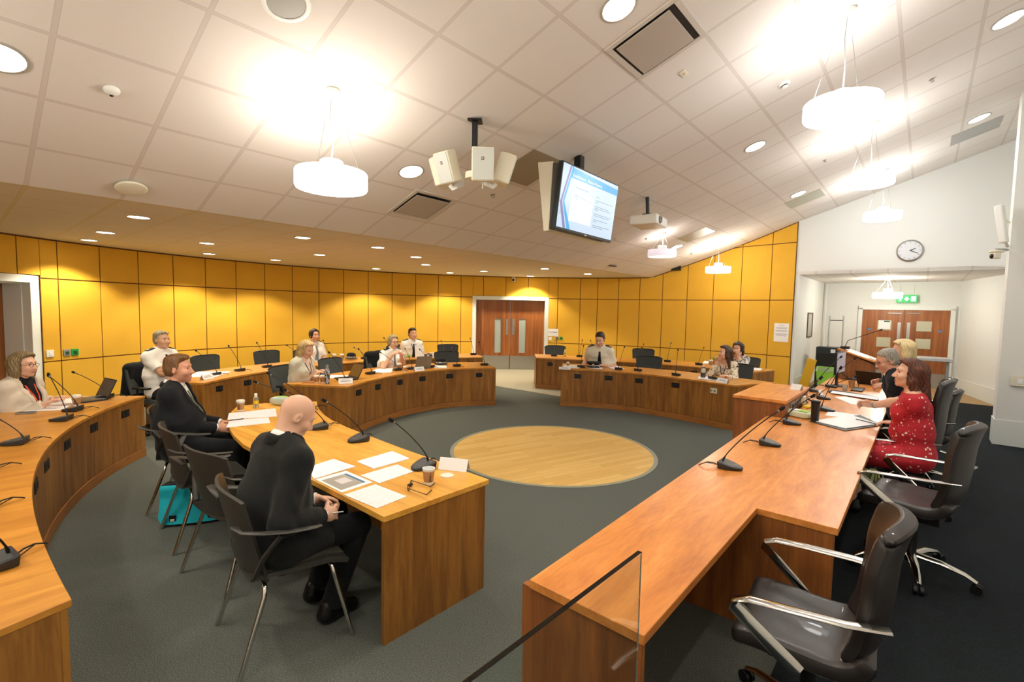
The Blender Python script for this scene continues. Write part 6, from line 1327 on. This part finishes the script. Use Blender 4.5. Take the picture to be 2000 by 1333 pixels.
q = W(1526, 650, WR-.016); t = on_wall('notice', 'white printed notice pinned to the yellow wall near white corner', 'notice', 1526, 650); m = MB(); m.box((0, .004, 0), (.34, .004, .45)); m.build('sheet', mPAP, t, smooth=0)
for i, (dz, ww) in enumerate(((.17, .14), (.12, .26), (.10, .24), (.05, .27), (.03, .26), (-.03, .28), (-.05, .26), (-.08, .22))): m = MB(); m.box((0, .0066, dz), (ww, .001, .009)); m.build('printed_line', mat('faint_print', '9FA3AE', .7), t, smooth=0)
t = on_wall('security_camera', 'small white camera with dark lens high on yellow wall above entrance door', 'camera', 1003, 545, .0); m = MB(); m.box((0, .05, .04), (.1, .1, .03)); m.build('bracket', mCREAM, t, bevel=.004); m = MB(); m.box((0, .1, -.03), (.09, .1, .13)); m.build('housing', mCREAM, t, bevel=.012); m = MB(); m.ball((.01, .15, -.045), (.035, .02, .038), 14, 8); m.build('lens', mBLACK, t)
t = on_wall('black_speaker', 'small black box speaker on bracket at the sloping top of yellow wall', 'loudspeaker', 1324, 524, .12); m = MB(); m.prism([(-.13, .08), (.13, .08), (.1, -.08), (-.1, -.08)], -.075, .075); m.build('cabinet', mBLACK, t, bevel=.006); m = MB(); m.tube([(0, -.04, .07), (0, -.08, .12), (0, -.12, .12)], .016, 8); m.build('bracket', mBLACK, t)
# white end wall, pier and alcove
def PLA(px, py, a): r = ray(px, py); tt = (a-CAM@E3)/(r@E3); return CAM+tt*r
def PLB(px, py, b): r = ray(px, py); tt = (b-CAM@N3)/(r@N3); return CAM+tt*r
t = thing('wall_clock', 'round silver clock on the white wall above alcove opening', 'clock', PLA(1777, 490, AW), face(-E3)); T_ = Matrix.Rotation(-PI/2, 4, 'X')
m = MB(); m.lathe([(.20, 0), (.225, .01), (.225, .035), (.205, .045), (.195, .03)], 40, T=T_, caps=False); m.build('rim', mSTEEL, t); m = MB(); m.lathe([(.02, .02), (.2, .02), (.2, .028), (.02, .0285)], 40, T=T_); m.build('dial', mat('clock_dial', 'D4D8DC', .4), t)
for nm, a, L_, r_ in (('hour_hand', 1.15, .1, .008), ('minute_hand', 2.0, .15, .006)): m = MB(); m.tube([(0, .032, 0), (-math.sin(a)*L_, .032, math.cos(a)*L_)], r_, 6); m.build(nm, mBLACK, t)
for k in range(12): a = k*PI/6; m = MB(); m.box((-math.sin(a)*.17, .03, math.cos(a)*.17), (.008, .002, .026), np.array([[math.cos(a), 0, -math.sin(a)], [0, 1, 0], [math.sin(a), 0, math.cos(a)]])); m.build('hour_mark', mDARK, t, smooth=0)
p = D(1956, 438, 6.95); t = thing('column_loudspeaker', 'tall slim white column loudspeaker tilted on the right-hand white pier', 'loudspeaker', p, face(-N3*-.6-E3)); m = MB(); m.box((0, 0, 0), (.095, .1, .56), Rx(.0)@np.array([[math.cos(.16), 0, math.sin(.16)], [0, 1, 0], [-math.sin(.16), 0, math.cos(.16)]])); m.build('cabinet', mWHITE, t, bevel=.02)
m = MB(); m.tube([p+V(0, 0, -.24), p+V(0, 0, -.27)-N3*.06, AB(10.2, -.87, p[2]-.3)], .018, 8); m.tube([p+V(0, 0, .1), AB(10.2, -.87, p[2]+.05)], .012, 8); m.build('wall_bracket', mCREAM, t, world=True)
p = D(1946, 497, 6.95); t = thing('wall_camera', 'cream remote camera on bracket beneath the column loudspeaker', 'camera', p, face(-E3*.8+N3)); m = MB(); m.box((0, 0, .04), (.1, .14, .035)); m.box((0, .015, -.02), (.09, .09, .09)); m.build('housing', mCREAM, t, bevel=.012); m = MB(); m.ball((0, .062, -.028), (.03, .02, .034), 14, 8); m.build('lens', mBLACK, t); m = MB(); m.tube([p+V(0, 0, .07), AB(10.2, -.87, p[2]+.09)], .02, 8); m.build('wall_bracket', mSTEEL, t, world=True)
p = PLA(1992, 745, 10.12); t = thing('light_switch', 'cream switch plate on the pier at right picture edge', 'switch', p, face(-E3)); m = MB(); m.box((0, .006, 0), (.2, .03, .15)); m.build('plate', mCREAM, t, bevel=.005); m = MB(); m.box((0, .024, 0), (.05, .01, .07)); m.build('rocker', mCARD, t, bevel=.003)
p = PLA(1771, 584, 16.85); t = thing('exit_sign', 'green emergency exit sign with white arrow hanging over alcove door', 'sign', p, face(-E3)); m = MB(); m.box((0, 0, 0), (.44, .05, .2)); m.build('sign_box', mat('exit_green', '12A04E', .4, emit=.7), t, bevel=.004)
mEX = mat('exit_white', 'F4FFF4', .4, emit=1.6); m = MB(); m.prism([(-.025, .05), (.025, .05), (.025, 0), (.06, 0), (0, -.06), (-.06, 0), (-.025, 0)], 0, .002); o = m.build('arrow', mEX, t, smooth=0); o.matrix_basis = Matrix.Translation((0, .027, 0))@Matrix(((1, 0, 0, 0), (0, 0, 1, 0), (0, 1, 0, 0), (0, 0, 0, 1)))
m = MB(); m.box((-.14, .027, 0), (.1, .003, .13)); m.build('door_symbol', mEX, t, smooth=0)
m = MB(); m.ball((.14, .028, .045), (.014, .003, .014), 10, 6); m.tube([(.14, .028, .03), (.135, .028, -.01), (.16, .028, -.035), (.155, .028, -.06)], .009, 6); m.tube([(.135, .028, -.01), (.115, .028, -.03), (.125, .028, -.06)], .008, 6); m.tube([(.165, .028, .01), (.14, .028, .025), (.115, .028, .005)], .006, 6); m.build('running_figure', mEX, t)
m = MB(); m.cyl((-.15, 0, .1), (-.15, 0, .38), .004, n=6); m.cyl((.15, 0, .1), (.15, 0, .38), .004, n=6); m.build('hanging_rods', mSTEEL, t)
t = thing('picture_frame', 'small framed certificate on left wall of the alcove', 'picture', AB(14.95, BO+.02, 1.62), face(-N3)); m = MB()
for s_ in (-1, 1): m.box((s_*.34, .012, 0), (.04, .024, .66)); m.box((0, .012, s_*.31), (.64, .024, .04))
m.build('frame', mat('frame_brown', '5A4632', .4), t, bevel=.003); m = MB(); m.box((0, .006, 0), (.64, .008, .58)); m.build('certificate', mat('certificate_grey', 'A9ACA4', .3), t, smooth=0)
t = thing('black_cabinet', 'black equipment cabinet standing in alcove behind the green bin', 'cabinet', AB(14.75, 1.85), face(-E3)); m = MB(); m.box((0, 0, .54), (.46, .5, 1.06)); m.build('cabinet_body', mDARK, t, bevel=.01); m = MB(); m.box((-.14, .252, .98), (.1, .004, .09)); m.build('sticker', mCARD, t, smooth=0); m = MB(); m.box((0, .254, .5), (.4, .006, .8)); m.build('door_panel', mBLACK, t, bevel=.002)
t = thing('sack_truck', 'chrome sack truck handle standing upright behind the black cabinet', 'trolley', AB(15.1, 1.75), face(-E3)); R_ = []
for s_ in (-1, 1): m = MB(); m.tube([(s_*.16, 0, .05), (s_*.15, 0, 1.88)], .018, 10); m.build('upright', mCHROME, t)
m = MB(); m.cyl((-.15, 0, 1.76), (.15, 0, 1.76), .012, n=8); m.build('crossbar', mBLACK, t); m = MB(); m.box((0, .1, .02), (.4, .25, .02)); m.build('toe_plate', mSTEEL, t)
t = thing('yellow_panel', 'yellow board leaning upright at the mouth of alcove', 'board', AB(13.7, 2.12), face(-E3)); m = MB(); m.box((0, 0, .41), (.2, .05, .82), np.array([[math.cos(.22), 0, math.sin(-.22)], [0, 1, 0], [math.sin(.22), 0, math.cos(.22)]])); m.build('board', mat('yellow_board', 'E0AC22', .6), t, bevel=.004)
t = thing('waste_bin', 'lime green bin lined with a clear bag in the alcove', 'bin', AB(13.75, 1.66), face(-E3)); m = MB()
a_, b_ = [(-.2, -.15), (.2, -.15), (.2, .15), (-.2, .15)], [(-.27, -.2), (.27, -.2), (.27, .2), (-.27, .2)]
m.add([(x, y, 0) for x, y in a_]+[(x, y, .62) for x, y in b_]+[(x*.95, y*.94, .62) for x, y in b_]+[(x*.95, y*.95, .02) for x, y in a_], [(3, 2, 1, 0)]+[(i, (i+1) % 4, 4+(i+1) % 4, 4+i) for i in range(4)]+[(4+i, 4+(i+1) % 4, 8+(i+1) % 4, 8+i) for i in range(4)]+[(8+i, 8+(i+1) % 4, 12+(i+1) % 4, 12+i) for i in range(4)]+[(12, 13, 14, 15)]); m.build('bin_body', mat('lime_green', '8CC63F', .45), t, bevel=.01)
m = MB(); n_ = 40; pr = [((.275+.008*math.sin(9*q))*max(-1, min(1, 1.3*math.cos(q))), (.205+.008*math.cos(7*q))*max(-1, min(1, 1.3*math.sin(q)))) for q in np.linspace(0, 2*PI, n_, endpoint=False)]
m.add([(x, y, .63) for x, y in pr]+[(x*1.02, y*1.03, .54+.02*math.sin(11*i)) for i, (x, y) in enumerate(pr)], [(i, (i+1) % n_, n_+(i+1) % n_, n_+i) for i in range(n_)]); m.build('bin_liner', mat('clear_film', 'EEF4E8', .15, trans=.7, ior=1.1), t, smooth=80)
# lectern
t = thing('lectern', 'wooden lectern with sloping top standing beyond end of the dais desk', 'lectern', AB(11.5, .95), face(-N3)); m = MB()
m.add([(x, y, z) for x in (-.3, .3) for y, z in ((-.28, 0), (.28, 0), (.28, .98), (-.28, 1.22))], [(0, 1, 2, 3), (7, 6, 5, 4), (0, 4, 5, 1), (1, 5, 6, 2), (2, 6, 7, 3), (3, 7, 4, 0)]); m.build('body', mWFRONTR, t, bevel=.004)
m = MB(); m.box((0, .18, 1.075), (.72, 1.0, .035), Rx(-.33)); m.build('reading_top', mWTOPR, t, bevel=.004); m = MB(); m.box((.05, .3, 1.06), (.3, .22, .006), Rx(-.33)); m.build('papers', mPAP, t, smooth=0)
m = MB(); m.box((.1, -.2, 1.26), (.2, .14, .05)); m.tube([(.12, -.2, 1.28), (.12, -.16, 1.4), (.1, .1, 1.52), (.08, .32, 1.62)], .006, 8); m.tube([(.08, .32, 1.62), (.08, .36, 1.64)], .014, 10); m.build('lectern_microphone', mBLACK, t)
t = thing('silver_table', 'narrow silver-topped table before the alcove door behind red-dressed woman', 'table', AB(13.6, -.12), face(-E3)); m = MB(); m.box((0, 0, 1.0), (.75, .5, .07)); m.build('table_top', mat('silver_top', 'C9CCCE', .3, .3), t, bevel=.01); m = MB()
for s_ in (-1, 1): m = MB(); m.box((s_*.3, 0, .48), (.05, .4, .96)); m.build('leg', mGREYP, t, bevel=.004)
p = AB(16.98, -.62, 1.2); t = thing('light_switch', 'double white switch plates right of the alcove door', 'switch', AB(16.99, -.6, 1.32), face(-E3)); m = MB(); m.box((0, .006, 0), (.07, .012, .14)); m.build('plate', mWHITE, t, bevel=.003); m = MB(); m.box((0, .014, -.03), (.03, .006, .03)); m.build('rocker', mGREYP, t, smooth=0)
m = MB(); m.cyl(AB(16.9, 2.24, .3), AB(16.9, 2.24, 2.8), .016, n=8); o = m.build('conduit_pipe', mWHITE); tag(o, 'white conduit pipe running up back left corner of alcove', 'pipe')
